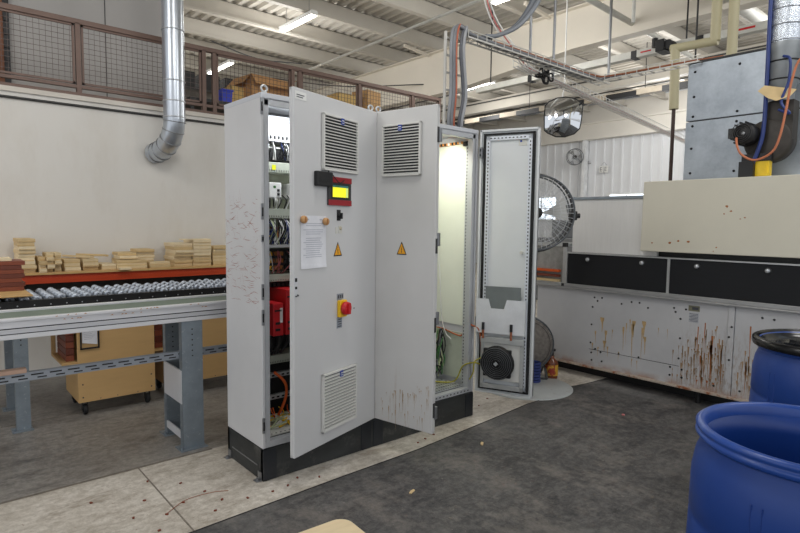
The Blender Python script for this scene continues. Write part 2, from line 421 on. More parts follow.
def ffan(q):
    c = (.185,0,.455)
    q.m(0).lathe([(.0,-.03),(.118,-.03),(.13,-.05),(.125,-.075),(.11,-.08),(.0,-.08)],32,c,'y')
    q.m(2)
    for R in (.118,.104,.09,.076,.062,.048,.034): q.torus((c[0],-.088,c[2]),R,.0022,28,5,'y')
    q.m(0)
    for k in range(8):
        t = k*PI/4+.3; q.cyl((c[0]+.02*math.cos(t),-.09,c[2]+.02*math.sin(t)),(c[0]+.125*math.cos(t+.4),-.078,c[2]+.125*math.sin(t+.4)),.0035,6)
    for k in range(4):
        t = k*PI/2+PI/4; q.box(c[0]+.118*math.cos(t)-.022,-.035,c[2]+.118*math.sin(t)-.022,c[0]+.118*math.cos(t)+.022,-.07,c[2]+.118*math.sin(t)+.022,.006)
    q.m(1).lathe([(0,-.09),(.018,-.09),(.018,-.096),(0,-.096)],4,c,'y',False)
P1('filter_fan', [mat('fan_black',(12,12,13),.7),'silver',mat('grille_grey',(92,94,98),.4,.3)], ffan, d3, 'round black guarded fan')
P1('door_sticker', ['offwhite','blue'], lambda q: (q.m(0).box(.29,-.001,2.07,.35,-.003,2.115), q.m(1).box(.30,-.003,2.095,.315,-.0035,2.11)), d3)
P1('stud', 'offwhite', lambda q: q.cyl((.335,-.001,1.29),(.335,-.02,1.29),.013,10), d3)
hinge_row(d3, .012, 1, (2.03, .75))
P1('earth_cable', [YLD], lambda q: q.tube(smooth([(-.03,-.05,.30),(.0,-.06,.36),(.012,-.07,.44),(.04,-.06,.47),(.07,-.04,.48)]), .005, 6), d3)
P1('orange_cable', [ORD], lambda q: q.tube(smooth([(-.03,-.03,.72),(.03,-.045,.70),(.05,-.03,.60),(.055,-.03,.48)]), .0065, 6), d3)
P1('door_edge_strip', 'steel', lambda q: q.box(.4452,-.012,HP+.03,.4465,.014,H-.03), d3)

# ---- inside bay one
MP = mat('mounting_plate', (168,172,150), .4, 0, .05, 3)
MB().box(.05,.40,HP+.04,HX-.03,.41,H-.06).build('mounting_plate', MP, cab)
def inn(name, mats, fn): 
    q = MB(); fn(q); return q.build(name, mats, cab)
X0, X1 = .05, .76
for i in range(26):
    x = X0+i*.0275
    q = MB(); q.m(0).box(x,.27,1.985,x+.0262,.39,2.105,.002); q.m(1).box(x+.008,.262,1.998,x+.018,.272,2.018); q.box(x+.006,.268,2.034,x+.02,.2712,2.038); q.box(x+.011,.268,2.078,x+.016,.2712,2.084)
    q.build('circuit_breaker', [mat('breaker_white_glow',(226,228,232),.4,emit=.04),'black'], cab)  # faint emission in the white paints the lit look; breakers are no lamps
inn('breaker_cover', [mat('cover_white_glow',(215,220,230),.4,emit=.03),'black'], lambda q: (q.m(0).box(X0,.26,2.105,X1,.29,2.135), q.m(1).box(X0,.255,2.135,X1,.30,2.142)))  # cover also glows slightly, brightness put into its material instead of lamp light
def wires(n, z0, z1, cols, y=.3, r=.003, spread=.03, xa=X0, xb=X1):
    q = MB()
    for i in range(n):
        q.m(i % len(cols)); x = xa+random.random()*(xb-xa); 
        q.tube(smooth([(x,y,z1),(x+random.uniform(-1,1)*spread*.5,y-.02-random.random()*.03,z1*.6+z0*.4),(x+random.uniform(-1,1)*spread,y-.01,z0)], 4), r, 5, False)
    return q
wires(90, 1.875, 1.99, ('black','darksteel','navy','offwhite')).build('control_wiring', ['black','darksteel','navy','white'], cab)
inn('contactor_row', ['black','white','darksteel'], lambda q: [ (q.m(i%3 and 0 or 2).box(X0+i*.05,.30,1.87,X0+i*.05+.045,.40,1.96,.003), q.m(1).box(X0+i*.05+.004,.296,1.945,X0+i*.05+.04,.30,1.953)) for i in range(14)])
def duct(z0, z1):
    q = MB(); q.m(0).box(X0,.28,z0,X1,.40,z1,.003); q.m(1)
    for i in range(60): q.box(X0+.004+i*.0118,.2785,z0+.006,X0+.007+i*.0118,.2802,z0+(z1-z0)*.3)
    q.build('cable_duct', [mat('duct_grey',(172,178,164),.5),'darksteel'], cab)
for a, b in ((1.795,1.86),(1.515,1.575),(1.12,1.165),(.60,.655)): duct(a, b)
inn('duct_label', 'lime', lambda q: q.box(.215,.277,1.812,.24,.279,1.842))
for i in range(4):
    def psu(q):
        x = .19+i*.15; q.m(0).box(x,.27,1.64,x+.085,.39,1.735,.006); q.m(1).box(x+.03,.268,1.70,x+.045,.2705,1.715); q.m(2).box(x+.055,.266,1.655,x+.07,.27,1.67); q.box(x+.055,.266,1.68,x+.07,.27,1.695)
    inn('power_supply', ['white','green','black'], psu)
wires(40, 1.575, 1.66, 0 or ('a','b','c'), r=.004).build('power_supply_wiring', ['white','black','darksteel'], cab)
wires(70, 1.345, 1.515, ('a',)*5, r=.0035, spread=.06).build('terminal_wiring', ['black','darksteel','greenish','white','navy'], cab)
inn('terminal_block', ['greenish','navy','yellow','white','cardboard'], lambda q: [ (q.m([0,1,1,3,4,1,0][i%7]).box(X0+i*.018,.29,1.355+.02*(i%3),X0+i*.018+.016,.39,1.43+.01*(i%4),.002), q.m(2).box(X0+i*.018+.004,.288,1.40,X0+i*.018+.012,.29,1.41) if i%4==0 else None) for i in range(39)])
inn('terminal_rail', ['alum'], lambda q: q.box(X0,.25,1.335,X1,.40,1.352))
inn('relay_board', ['darksteel','cardboard','white','black','yellow'], lambda q: (q.m(0).box(X0,.36,1.18,X1,.39,1.32), [ (q.m([1,3,2,3,4,1][i%6]).box(X0+.01+(i%18)*.039,.33,1.19+.045*(i//18),X0+.034+(i%18)*.039,.36,1.215+.045*(i//18))) for i in range(54)]))
wires(50, 1.17, 1.31, ('a',)*4, y=.32, r=.003, spread=.06).build('relay_wiring', ['black','pink','white','darksteel'], cab)
for i, (x, wd, z0, z1) in enumerate(((.16,.075,.80,1.0),(.245,.10,.80,1.08),(.355,.1,.80,1.08),(.465,.1,.8,1.08),(.575,.1,.8,1.08))):
    q = MB(); q.m(0).box(x,.17,z0,x+wd-.006,.38,z1,.004); q.m(1)
    q.box(x+.01,.168,z1-.05,x+wd-.02,.1705,z1-.04); q.box(x+.015,.166,z0+.03,x+wd-.03,.1705,z0+.045); q.box(x+.015,.166,z0+.07,x+wd-.03,.1705,z0+.085)
    q.m(2).box(x+wd-.03,.168,z1-.12,x+wd-.012,.1702,z1-.03)
    q.build('servo_drive', ['red','black','white'], cab)
inn('drive_top_terminals', 'black', lambda q: [q.box(X0+i*.03,.30,1.085,X0+i*.03+.02,.39,1.11) for i in range(23)])
wires(60, .66, .80, ('a',)*2, y=.30, r=.006, spread=.05).build('drive_wiring', ['black','darksteel'], cab)
inn('dark_backing', 'black', lambda q: q.box(X0,.375,.665,X1,.398,.80))
inn('lower_rail', ['alum','black'], lambda q: [(q.m(0).box(X0,.27,z,X1,.30,z+.028), q.m(1), [q.box(X0+.01+i*.035,.2685,z+.008,X0+.028+i*.035,.2705,z+.018) for i in range(20)]) for z in (.515,.375)])
inn('lower_backing', 'black', lambda q: q.box(X0,.38,.24,X1,.398,.60))
for pts in ([(.20,.24,.56),(.25,.2,.50),(.27,.21,.42),(.25,.22,.34),(.23,.24,.28)], [(.11,.22,.44),(.14,.2,.36),(.12,.22,.27)]):
    inn('orange_power_cable', ['orange'], lambda q: q.tube(smooth(pts), .009, 8))
wires(12, .25, .33, ('a',)*3, y=.25, r=.003, spread=.05).build('earth_wiring', ['yellow','green','orange'], cab)
inn('floor_tray', ['offwhite','darksteel'], lambda q: (q.m(0).box(.05,.06,HP+.038,HX-.04,.40,HP+.045), q.m(1), [q.box(.06+i*.03,.07,HP+.0452,.07+i*.03,.08,HP+.046) for i in range(22)]))
inn('cable_gland_bundle', ['greenish','yellow','white'], lambda q: [ (q.m(i%3), q.tube(smooth([(.08+random.random()*.3,.1+random.random()*.2,HP+.05),(.1+random.random()*.3,.12+random.random()*.15,HP+.08),(.1+random.random()*.35,.3,HP+.06)],3), .006, 6, False)) for i in range(22)])
# ---- inside bay two
LP2 = mat('bay_plate', (226,229,216), .4, 0, .04, 2)
inn('mounting_plate', LP2, lambda q: (q.box(HX+.03,.445,.70,W-.02,.452,H-.07), q.box(W-.027,.06,.70,W-.020,.44,H-.09)))
inn('lower_mounting_plate', mat('lower_plate',(186,192,178),.4), lambda q: (q.box(HX+.03,.445,.27,W-.02,.452,.64), q.box(W-.027,.06,.27,W-.020,.44,.64)))
inn('terminal_strip', ['orange','black','white','yellow'], lambda q: [q.m([0,0,3,0,0,1][i%6]).box(HX+.3+i*.022,.34,2.06,HX+.3+i*.022+.02,.43,2.095) for i in range(26)])
inn('strip_connector', ['black','white'], lambda q: (q.m(0).box(W-.2,.36,2.045,W-.08,.43,2.10,.004), q.m(1).box(W-.26,.36,2.05,W-.2,.42,2.09,.004)))
inn('orange_cable', [ORD], lambda q: q.tube(smooth([(HX+.5,.40,.70),(W-.1,.38,.655),(W-.04,.31,.648),(W-.04,.16,.622),(W-.04,.09,.63),(W-.045,.05,.735),(W-.03,.0,.72)]), .006, 8))
inn('side_terminal_strip', [mat('terminal_orange',(206,140,70),.5),'black','white'], lambda q: [q.m([0,2,0,1,0,1][i%6]).box(W-.06,.11+i*.02,2.105,W-.03,.126+i*.02,2.124) for i in range(14)])
inn('strip_connector', ['black'], lambda q: q.box(W-.06,.065,2.085,W-.03,.105,2.12,.004))
q = MB(); rs = random.Random(4)
for i in range(34):
    q.m(i%5); z0 = rs.uniform(.26,.40); q.tube(smooth([(W-.07-rs.random()*.05,.25+rs.random()*.12,z0),(W-.06-rs.random()*.06,.24+rs.random()*.1,z0+.12),(W-.08,.26+rs.random()*.1,z0+.26)],3), .005, 6, False)
q.build('green_wiring', ['green','black','darksteel','greenish','steel'], cab)
inn('white_lead', ['white'], lambda q: q.tube(smooth([(W-.05,.36,1.28),(W-.05,.33,1.0),(W-.05,.31,.75),(W-.05,.26,.62),(W-.05,.20,.58)]), .004, 6))
inn('white_cable', ['white','black'], lambda q: (q.m(0).tube(smooth([(HX+.45,.25,1.30),(HX+.42,.22,.95),(HX+.46,.2,.72),(HX+.6,.24,.58)]), .005, 6), q.m(1).tube(smooth([(HX+.62,.3,1.33),(HX+.5,.28,1.25),(HX+.46,.25,1.0)]), .005, 6)))
inn('earth_cable', [YLD], lambda q: q.tube(smooth([(HX+.55,.3,HP+.06),(W-.2,.25,HP+.055),(W-.09,.12,HP+.07),(W-.07,.05,HP+.2),(W-.04,-.03,HP+.24),(W-.0,-.06,HP+.23)]), .006, 6))
wires(46, .26, .66, ('a',)*5, y=.33, r=.006, spread=.08, xa=HX+.33, xb=HX+.56).build('green_wiring', ['green','black','darksteel','yellow','white'], cab)
inn('floor_tray', ['silver','darksteel'], lambda q: (q.m(0).box(HX+.03,.06,HP+.038,W-.05,.44,HP+.045), q.m(1), [q.box(HX+.04+i*.025,.066+j*.05,HP+.0452,HX+.052+i*.025,.078+j*.05,HP+.046) for i in range(36) for j in range(7)]))
for k, (x, e) in enumerate(((.4, 2.6), (1.4, 4.2))):
    l = bpy.data.lights.new('cabinet_lamp', 'AREA'); l.shape = 'RECTANGLE'; l.size = .5; l.size_y = .04; l.energy = e; l.color = (1,1,.86) if k else (.95,.98,1)
    lo = bpy.data.objects.new('cabinet_lamp', l); COL.objects.link(lo); lo.location = (x,.12,2.10); lo.parent = cab; lo.rotation_euler = (.55,0,0)

# paper and wooden magnets on the first door (things of their own)
def on_door(u, z, off): 
    ca, sa = math.cos(PI+A1), math.sin(PI+A1)
    return (HX-.005+u*ca-off*sa, -.004+u*sa+off*ca, z)
def door_thing(mb, name, mats, u, z, off, label, cat, group=None):
    o = mb.build(name, mats); o.location = on_door(u, z, off); o.rotation_euler = (0,0,PI+A1); return tag(o, label, cat, group)
q = MB(); q.m(0); N = 12
for i in range(N):
    z0, z1 = -.145+i*.29/N, -.145+(i+1)*.29/N; c = lambda z: .006*max(0, (-z-.05)/.1)**2
    q._add([(-.106,c(z0),z0),(.106,c(z0)*.6,z0),(.106,c(z1)*.6,z1),(-.106,c(z1),z1)], [(0,1,2,3)])
q.m(1)
q.box(.04,.0004,.12,.07,.001,.128); q.box(-.07,.0004,.12,-.05,.001,.128)
for i in range(17):
    if i in (2, 6): continue
    q.box(-.08+.03*random.random(),.0005,.100-i*.0115,.085-(.02 if i%3 else 0),.0011,.1035-i*.0115)
ps = door_thing(q, 'paper_sheet', ['paper', mat('print_grey',(182,184,194),.7)], .613, 1.385, .0195, 'white printed paper sheet held to the cabinet door by two round wooden magnets', 'paper')
for u, z, t in ((.706,1.508,'left'), (.522,1.499,'right')):
    q = MB(); q.m(0).lathe([(0,0),(.019,0),(.021,.004),(.021,.016),(.018,.021),(0,.021)],20,(0,0,0),'y'); q.m(1).box(-.004,.021,-.014,.004,.0225,.014)
    door_thing(q, 'wooden_magnet', ['wood','cardboard'], u, z, .0212, 'round wooden magnet holding the top %s corner of the paper sheet' % t, 'magnet')
LK = 1.0; WS = .8; EXPO = 0.32

# ======================================================================= ROOM
def floor_mat(name, c1, c2, spot, sc=1.1, rough=.55, crack=None, th=(.66,.74), scuff=None):
    m, nt, b = _nt(name)
    base = ramp(nt, noise(nt, sc, 10, None, .72), .38, .62, srgb(c1), srgb(c2))
    f2 = noise(nt, 20, 9, None, .82, (2,5,1)); base = mix(nt, .55, base, ramp(nt, f2, .42, .58, srgb(c1), srgb(c2)), 'MIX')
    g = ramp(nt, noise(nt, 38, 3, None, .6, (7,3,1)), th[0], th[1]); base = mix(nt, mul(nt, g, .55), base, srgb(spot))
    if crack:
        s = noise(nt, 2.6, 10, (1,2.4,1), .8, (9,2,0)); g2 = ramp(nt, s, .50, .62); base = mix(nt, mul(nt, g2, .6), base, srgb(crack))
    if scuff:
        s3 = ramp(nt, noise(nt, 1.7, 12, (1.6,1,1), .78, (4,8,0)), .50, .66); base = mix(nt, mul(nt, s3, .55), base, srgb(scuff))
    nt.links.new(base, b.inputs['Base Color']); 
    rr = ramp(nt, f2, .3, .7, (rough-.12,)*3+(1,), (rough+.15,)*3+(1,)); nt.links.new(rr, b.inputs['Roughness'])
    bp = nt.nodes.new('ShaderNodeBump'); bp.inputs['Strength'].default_value = .25; bp.inputs['Distance'].default_value = .004
    nt.links.new(f2, bp.inputs['Height']); nt.links.new(bp.outputs[0], b.inputs['Normal'])
    return m
F_DARK = floor_mat('dark_worn_floor', (46,46,48), (108,106,104), (140,134,126), 1.3, .62, (34,34,37), scuff=(138,131,124))
F_STRIP = floor_mat('pale_concrete', (160,151,138), (214,208,198), (124,92,76), 1.6, .6, (128,116,100), (.66,.70))
F_GREY = floor_mat('grey_concrete', (108,104,100), (166,162,155), (90,86,82), .8, .40, (80,77,74))
bnd = [(-7,-.28),(-.5,-.262),(.4,-.232),(1.0,-.222),(2.0,-.14),(2.36,-.105),(2.62,-.115),(2.80,-.12),(2.93,-.06),(3.05,-.05),(3.3,-.09),(4.2,-.16)]
q = MB(); 
for i in range(len(bnd)-1):
    (a, ya), (b, yb) = bnd[i:i+2]
    q.m(0)._add([(a,-7,0),(b,-7,0),(b,yb,0),(a,ya,0)], [(0,1,2,3)])
q.m(0)._add([(4.2,-7,0),(16,-7,0),(16,-.16,0),(4.2,-.16,0)], [(0,1,2,3)])
y2 = .645
for i in range(len(bnd)-1):
    (a, ya), (b, yb) = bnd[i:i+2]
    q.m(1)._add([(a,ya,0),(b,yb,0),(b,y2,0),(a,y2,0)], [(0,1,2,3)])
q._add([(4.2,-.16,0),(16,-.16,0),(16,y2,0),(4.2,y2,0)], [(0,1,2,3)])
q._add([(1.8,y2,0),(16,y2,0),(16,18,0),(1.8,18,0)], [(0,1,2,3)])
q.m(2)._add([(-7,y2,0),(1.8,y2,0),(1.8,18,0),(-7,18,0)], [(0,1,2,3)])
fl = struct(q, 'floor', [F_DARK, F_STRIP, F_GREY])
q = MB()
q.box(-7,.635,.0,-.04,.652,.0025); q.box(-.500,-.26,0,-.492,.64,.0012); q.box(-3,1.95,0,1.8,1.954,.001)
struct(q, 'trim_1', mat('joint_grime', (120,112,102), .8, 0, .3, 20))
q = MB()
for i in range(len(bnd)-1):
    (a, ya), (b, yb) = bnd[i:i+2]; q.bar((a,ya,.0015),(b,yb,.0015),.006,.003)
struct(q, 'trim_2', mat('edge_dark', (52,50,48), .7))

WALLP = mat('wall_cream_paint', (218,215,209), .6, 0, .02, .8, None, .02, (190,180,164), 1.1, (.5,.8), (1,1,.35), dmul=.5)
CEILP = mat('roof_steel_cream', (190,185,176), .55, 0, .05, 2)
PURL = mat('purlin_cream', (196,191,181), .55, 0, .04, 2)
q = MB(); q.box(-6,3.44,0,4.78,3.56,2.66); struct(q, 'wall_left', WALLP)
q = MB(); q.box(-6,3.42,2.655,4.8,3.6,2.70); q.box(-6,3.60,2.60,4.8,16,2.68); struct(q, 'trim_3', mat('slab_edge', (206,200,190), .6, 0, .05, 3))
q = MB(); q.box(-6,4.6,2.68,1.14,4.72,5.3); struct(q, 'wall_mezzanine', mat('dim_grey_wall', (172,169,166), .7, 0, .03, 1))
q = MB()
for x in (.335, -.95, -2.2): q.box(x,4.594,2.68,x+.008,4.60,5.2)
struct(q, 'trim_4', 'darksteel')
q = MB(); q.box(-1.6,4.56,2.68,-.665,4.595,4.4); struct(q, 'door_1', mat('brown_panel', (120,74,48), .6, 0, .1, 6, (1,1,4)))
q = MB(); q.box(-.665,4.55,2.68,-.61,4.6,4.6); 
for k in range(12): q.box(-.66,4.53,2.75+k*.14,-.615,4.55,2.80+k*.14)
struct(q, 'trim_5', 'black')
q = MB(); q.box(-6,16,0,15,16.1,5.4); struct(q, 'wall_back', mat('far_back_wall', (196,190,178), .7, 0, .03, .5))
# far wall: ribbed sheet
q = MB(); y = -7; pts = []
while y < 16:
    pts += [(15.0,y),(15.0,y+.19),(14.965,y+.21),(14.965,y+.27),(15.0,y+.29)]; y += .30
vs = [(px,py,0) for px,py in pts]+[(px,py,4.3) for px,py in pts]; n = len(pts)
q._add(vs, [(i,i+1,n+i+1,n+i) for i in range(n-1)])
q.box(15.02,-7,0,15.1,16,5.4)
struct(q, 'wall_right', mat('ribbed_white_wall', (216,218,221), .5, 0, .03, 2))
q = MB(); q.box(14.7,-7,4.2,15,16,4.25); q.box(14.78,-7,4.25,14.82,16,4.70); q.box(14.7,-7,4.68,15,16,4.74)
q.box(14.95,-7,4.74,15.0,16,5.3); struct(q, 'trim_6', mat('eave_band', (222,218,210), .5, 0, .03, 2))
q = MB()
for y in (1.6,7.0,12.4): q.box(14.75,y-.05,0,14.95,y+.05,4.2)
struct(q, 'trim_7', mat('column_white',(222,224,226),.5))
WG = mat('window_daylight', (226,238,250), .3, emit=1.6)
for n_, (ya, yb, za, zb) in enumerate(((5.05,6.15,1.75,2.45),(8.1,9.2,1.70,2.42),(9.4,10.6,1.70,2.42))):
    q = MB(); q.m(0).box(14.94,ya-.05,za-.05,14.97,yb+.05,zb+.05); q.m(1).box(14.925,ya,za,14.94,yb,zb); q.m(0)
    q.box(14.915,ya,(za+zb)/2-.015,14.93,yb,(za+zb)/2+.015); q.box(14.915,(ya+yb)/2-.02,za,14.93,(ya+yb)/2+.02,zb)
    struct(q, 'window_%d' % (n_+1), ['white', WG])
# ceiling deck (corrugated) + purlins + girders
q = MB(); x = -5.0; prof = []
while x < 15:
    prof += [(x,5.46),(x+.07,5.46),(x+.10,5.40),(x+.17,5.40)]; x += .20
n = len(prof); vs = [(a,-6,z) for a,z in prof]+[(a,16,z) for a,z in prof]
q._add(vs, [(i,i+1,n+i+1,n+i) for i in range(n-1)]); q.box(-5,-6,5.47,15,16,5.52)
struct(q, 'ceiling', CEILP)
k = 8; y = -5.2
while y < 15.9:
    q = MB(); q.box(-5,y-.006,5.10,14.9,y+.006,5.40); q.box(-5,y-.10,5.092,14.9,y+.006,5.104); q.box(-5,y-.006,5.39,14.9,y+.09,5.40); q.box(-5,y-.1,5.10,14.9,y-.094,5.125)
    struct(q, 'trim_%d' % k, PURL); k += 1; y += 1.22
for gx in (7.0,):
    q = MB(); pr = [(-6,4.44),(2.5,4.42),(5.2,4.20),(16,4.26)]
    q.prism(pr+[(16,5.09),(-6,5.09)], gx-.008, gx+.008, 'x')
    for a, b in zip(pr, pr[1:]): q.bar((gx,a[0],a[1]),(gx,b[0],b[1]),.22,.02)
    q.box(gx-.11,-6,5.07,gx+.11,16,5.09)
    for yy in (-3,0,3,6,9,12): q.bar((gx-.05,yy,5.05),(gx-.75,yy,5.12),.05,.05); q.bar((gx+.05,yy-.5,4.5),(gx+.8,yy-.5,5.1),.05,.05)
    struct(q, 'trim_%d' % k, mat('girder_cream', (222,215,202), .55, 0, .04, 1)); k += 1
for gx in (11.2,):
    q = MB(); q.box(gx-.1,-6,4.75,gx+.1,16,4.78); q.box(gx-.006,-6,4.78,gx+.006,16,5.09)
    struct(q, 'trim_%d' % k, PURL); k += 1
# light fixtures
def fixture(x, y, z, L=1.22, label='', lit=9, rz=0):
    t = thing('fluorescent_light', (x,y,z), label, 'light', None, rz)
    q = MB(); q.prism([(-.075,.05),(-.06,.0),(.06,.0),(.075,.05),(.05,.075),(-.05,.075)], -L/2, L/2, 'y'); q.build('light_housing', 'white', t)
    q = MB(); 
    for xx in (-.03,.03): q.cyl((xx,-L/2+.03,-.012),(xx,L/2-.03,-.012),.014,8)
    q.box(-.058,-L/2+.01,-.006,.058,L/2-.01,-.001)
    q.build('tube', mat('tube_glow', (255,252,240), .3, emit=lit), t)
    q = MB(); 
    for yy in (-L*.35,L*.35): q.cyl((0,yy,.07),(0,yy,5.42-z),.004,6)
    q.build('hanger', 'steel', t)
    return t
fixture(3.78,6.03,4.985,1.1,'lit strip light under the cream roof deck, nearest above the mezzanine railing')
fixture(3.97,9.8,4.985,1.25,'lit strip light far back over the mezzanine, low beside the steel duct')
fixture(9.45,6.8,4.97,1.0,'lit strip light beyond the cable ladder, past the deep girder')
fixture(5.68,2.85,5.02,.7,'lit strip light at the very top of the picture beside the bundle of grey hoses')
for i, (x, y, z, e) in enumerate(((3.8,6.6,4.5,60),(0,-1,4.4,95),(3.2,-3.4,4.4,90),(9.6,7.4,4.5,110),(5.0,2.6,4.3,55),(9,-.6,4.4,90),(12.6,3.5,4.5,120),(-2.6,1.0,4.4,80),(1.2,10,4.4,60),(-.6,6.2,4.4,40),(9.4,2.8,4.4,70))):
    l = bpy.data.lights.new('roof_lamp', 'POINT'); l.shadow_soft_size = .55; l.energy = e*LK; l.color = (1,.99,.965)
    lo = bpy.data.objects.new('roof_lamp', l); COL.objects.link(lo); lo.location = (x,y,z)

# conduit on wall
tag(MB().tube([(-6,3.425,2.60),(1.0,3.425,2.602),(4.7,3.425,2.60)], .012, 8).build('conduit_pipe', 'darksteel'), 'thin dark conduit running along the cream wall just below the mezzanine edge', 'pipe')
# mezzanine railing
rl = thing('mezzanine_railing', (0,3.46,2.70), 'brown steel railing with wire mesh panels along the mezzanine edge', 'railing')
q = MB(); q.box(-6,-.025,.685,4.8,.025,.735,.004); q.build('top_rail', 'brown', rl)
q = MB(); q.box(-6,-.03,.0,4.8,.03,.03); q.build('toe_rail', 'brown', rl)
q = MB(); q.box(-6,-.02,.075,4.8,.02,.105); q.build('bottom_rail', 'brown', rl)
posts = [-5.3,-4.2,-3.6,-2.5,-1.35,-.185,1.06,1.18,2.19,2.29,3.23,4.21,4.77]
for x in posts: MB().box(x-.022,-.025,0,x+.022,.025,.70,.003).build('post', 'brown', rl)
for a, b in zip(posts, posts[1:]):
    if b-a < .2: continue
    f = MB(); f.box(a+.03,-.01,.115,b-.03,.01,.135); f.box(a+.03,-.01,.665,b-.03,.01,.685); f.box(a+.03,-.01,.115,a+.05,.01,.685); f.box(b-.05,-.01,.115,b-.03,.01,.685)
    fo = f.build('panel_frame', 'brown', rl)
    w = MB(); x = a+.05+.048
    while x < b-.05: w.box(x-.0014,-.002,.12,x+.0014,.002,.68); x += .05
    z = .17
    while z < .66: w.box(a+.04,-.004,z-.0018,b-.04,0,z+.0018); z += .05
    w.build('wire_mesh', mat('mesh_wire', (96,84,80), .5, .3), fo)
# steel duct with elbow
du = thing('ventilation_duct', (.59,3.05,2.1), 'shiny round steel ventilation duct dropping from the roof and bending into the wall', 'duct')
GALV = mat('duct_galvanised', (186,192,200), .28, .75, .12, 3, (6,6,.5))
q = MB(); q.lathe([(.105,.42),(.105,3.35)],32); q.build('straight_pipe', GALV, du)
el = [(0,0,.42)]
pts = [(0,.0,.40),(-.006,.02,.31),(-.02,.07,.225),(-.038,.145,.165),(-.058,.235,.125),(-.075,.31,.11),(-.09,.375,.105)]
q = MB(); q.tube([(0,0,.44)]+pts, .104, 28, False)
q.build('elbow', GALV, du)
q = MB()
for z in (.60,.80,.44,1.30,2.1): MB().torus((0,0,z),.107,.006,32,6).build('joint_band', 'silver', du)
q = MB(); P0 = [Vector(p) for p in [(0,0,.44)]+pts]
for i in range(1, len(P0)-1):
    d = (P0[i+1]-P0[i-1]).normalized(); u = d.cross(Vector((1,0,0))).normalized(); v = d.cross(u)
    q.tube([P0[i]+.107*(math.cos(2*PI*k/24)*u+math.sin(2*PI*k/24)*v) for k in range(25)], .0045, 6, False)
q.build('elbow_seam', 'steel', du)
d_ = (P0[-1]-P0[-2]).normalized()

# ---- things on the mezzanine
def carton(name, x, y, z, w, d, h, rz, m, label, flaps=True, cat='box', group=None):
    t = thing(name, (x,y,z), label, cat, group, rz); e = .006
    q = MB(); q.box(-w/2,-d/2,0,w/2,-d/2+e,h); q.box(-w/2,d/2-e,0,w/2,d/2,h); q.box(-w/2,-d/2,0,-w/2+e,d/2,h); q.box(w/2-e,-d/2,0,w/2,d/2,h); q.box(-w/2,-d/2,0,w/2,d/2,e)
    q.build('carton_body', m, t)
    if flaps:
        for sgn, ang in ((-1,.9),(1,1.1)):
            f = MB(); f._add([(sgn*w/2,-d/2,h),(sgn*w/2,d/2,h),(sgn*(w/2+math.cos(ang)*d*.45),d/2,h+math.sin(ang)*d*.40*(-1 if sgn<0 else .3)),(sgn*(w/2+math.cos(ang)*d*.45),-d/2,h+math.sin(ang)*d*.40*(-1 if sgn<0 else .3))], [(0,1,2,3)]); f.build('flap', m, t)
        f = MB(); f._add([(-w/2,-d/2,h),(w/2,-d/2,h),(w/2,-d/2-.10,h-.13),(-w/2,-d/2-.10,h-.13)], [(0,1,2,3)]); f.build('flap', m, t)
    else: MB().box(-w/2,-d/2,h-e,w/2,d/2,h).build('lid', m, t)
    return t
CB = mat('carton_brown', (200,152,100), .8, 0, .08, 5); CY = mat('carton_yellow', (220,186,118), .8, 0, .06, 5)
# low shelf carrying the boxes
t = thing('storage_table', (1.75,3.98,2.69), 'dark low storage table behind the mezzanine railing under the cardboard boxes', 'table')
MB().box(-.75,-.27,.20,1.3,.3,.235).build('tabletop', 'darksteel', t)
for x in (-.72,.25,1.27):
    for y in (-.24,.27): MB().box(x-.02,y-.02,0,x+.02,y+.02,.2).build('leg', 'darksteel', t)
carton('cardboard_box', 2.06,3.97,2.925, .62,.42,.40,.1, CB, 'large open brown cardboard box with folded flaps above the left corner of the cabinet')
carton('cardboard_box', 1.69,4.06,2.925, .2,.3,.26,0, CY, 'small yellowish cardboard box left of the large open box', False)
carton('cardboard_box', 2.72,3.9,2.925, .5,.3,.2,0, CB, 'flat brown cardboard box right of the large open box behind the railing', False)
t = thing('plastic_bin', (1.46,3.84,2.925), 'bright blue plastic bin behind the mezzanine railing', 'bin')
q = MB(); q.prism([(-.055,0),(.055,0),(.07,.15),(-.07,.15)],-.1,.1,'y'); q.build('bin_body', mat('bin_blue',(36,60,196),.4), t)
MB().box(-.078,-.115,.135,.078,-.10,.155,.004).build('bin_rim', mat('bin_blue',(36,60,196),.4), t)
carton('cardboard_box', 3.66,3.86,2.69, .3,.3,.72,.2, mat('carton_old',(196,156,104),.8), 'tall narrow cardboard box behind the railing above the meeting cabinet doors', False)
carton('cardboard_box', 3.3,3.9,2.69, .42,.3,.62,0, CY, 'yellowish cardboard carton standing behind the railing left of the tall narrow box', False)
t = thing('storage_shelf', (1.0,4.75,2.69), 'dark open storage shelf on the mezzanine just right of the steel duct', 'shelf')
for x in (.16,1.3): 
    for y in (0,.5): MB().box(x-.02,y-.02,0,x+.02,y+.02,.72).build('upright', 'darksteel', t)
for z in (.1,.55): MB().box(.14,-.02,z,1.32,.52,z+.03).build('shelf_board', 'darksteel', t)
for i in range(3): carton('black_crate', 1.35+i*.34,4.95,3.27, .26,.3,.22,0,'black', ['black crate on the dark shelf nearest the steel duct','black crate in the middle of the dark mezzanine shelf','black crate on the right of the dark mezzanine shelf'][i], False, 'crate')
for i in range(3): carton('cardboard_box', 1.35+i*.34,4.95,2.82, .28,.3,.26,0,[CY,CB,CB][i], ['yellow carton low on the dark shelf by the steel duct','brown carton low on the middle of the dark mezzanine shelf','brown carton low on the right of the dark mezzanine shelf'][i], False)

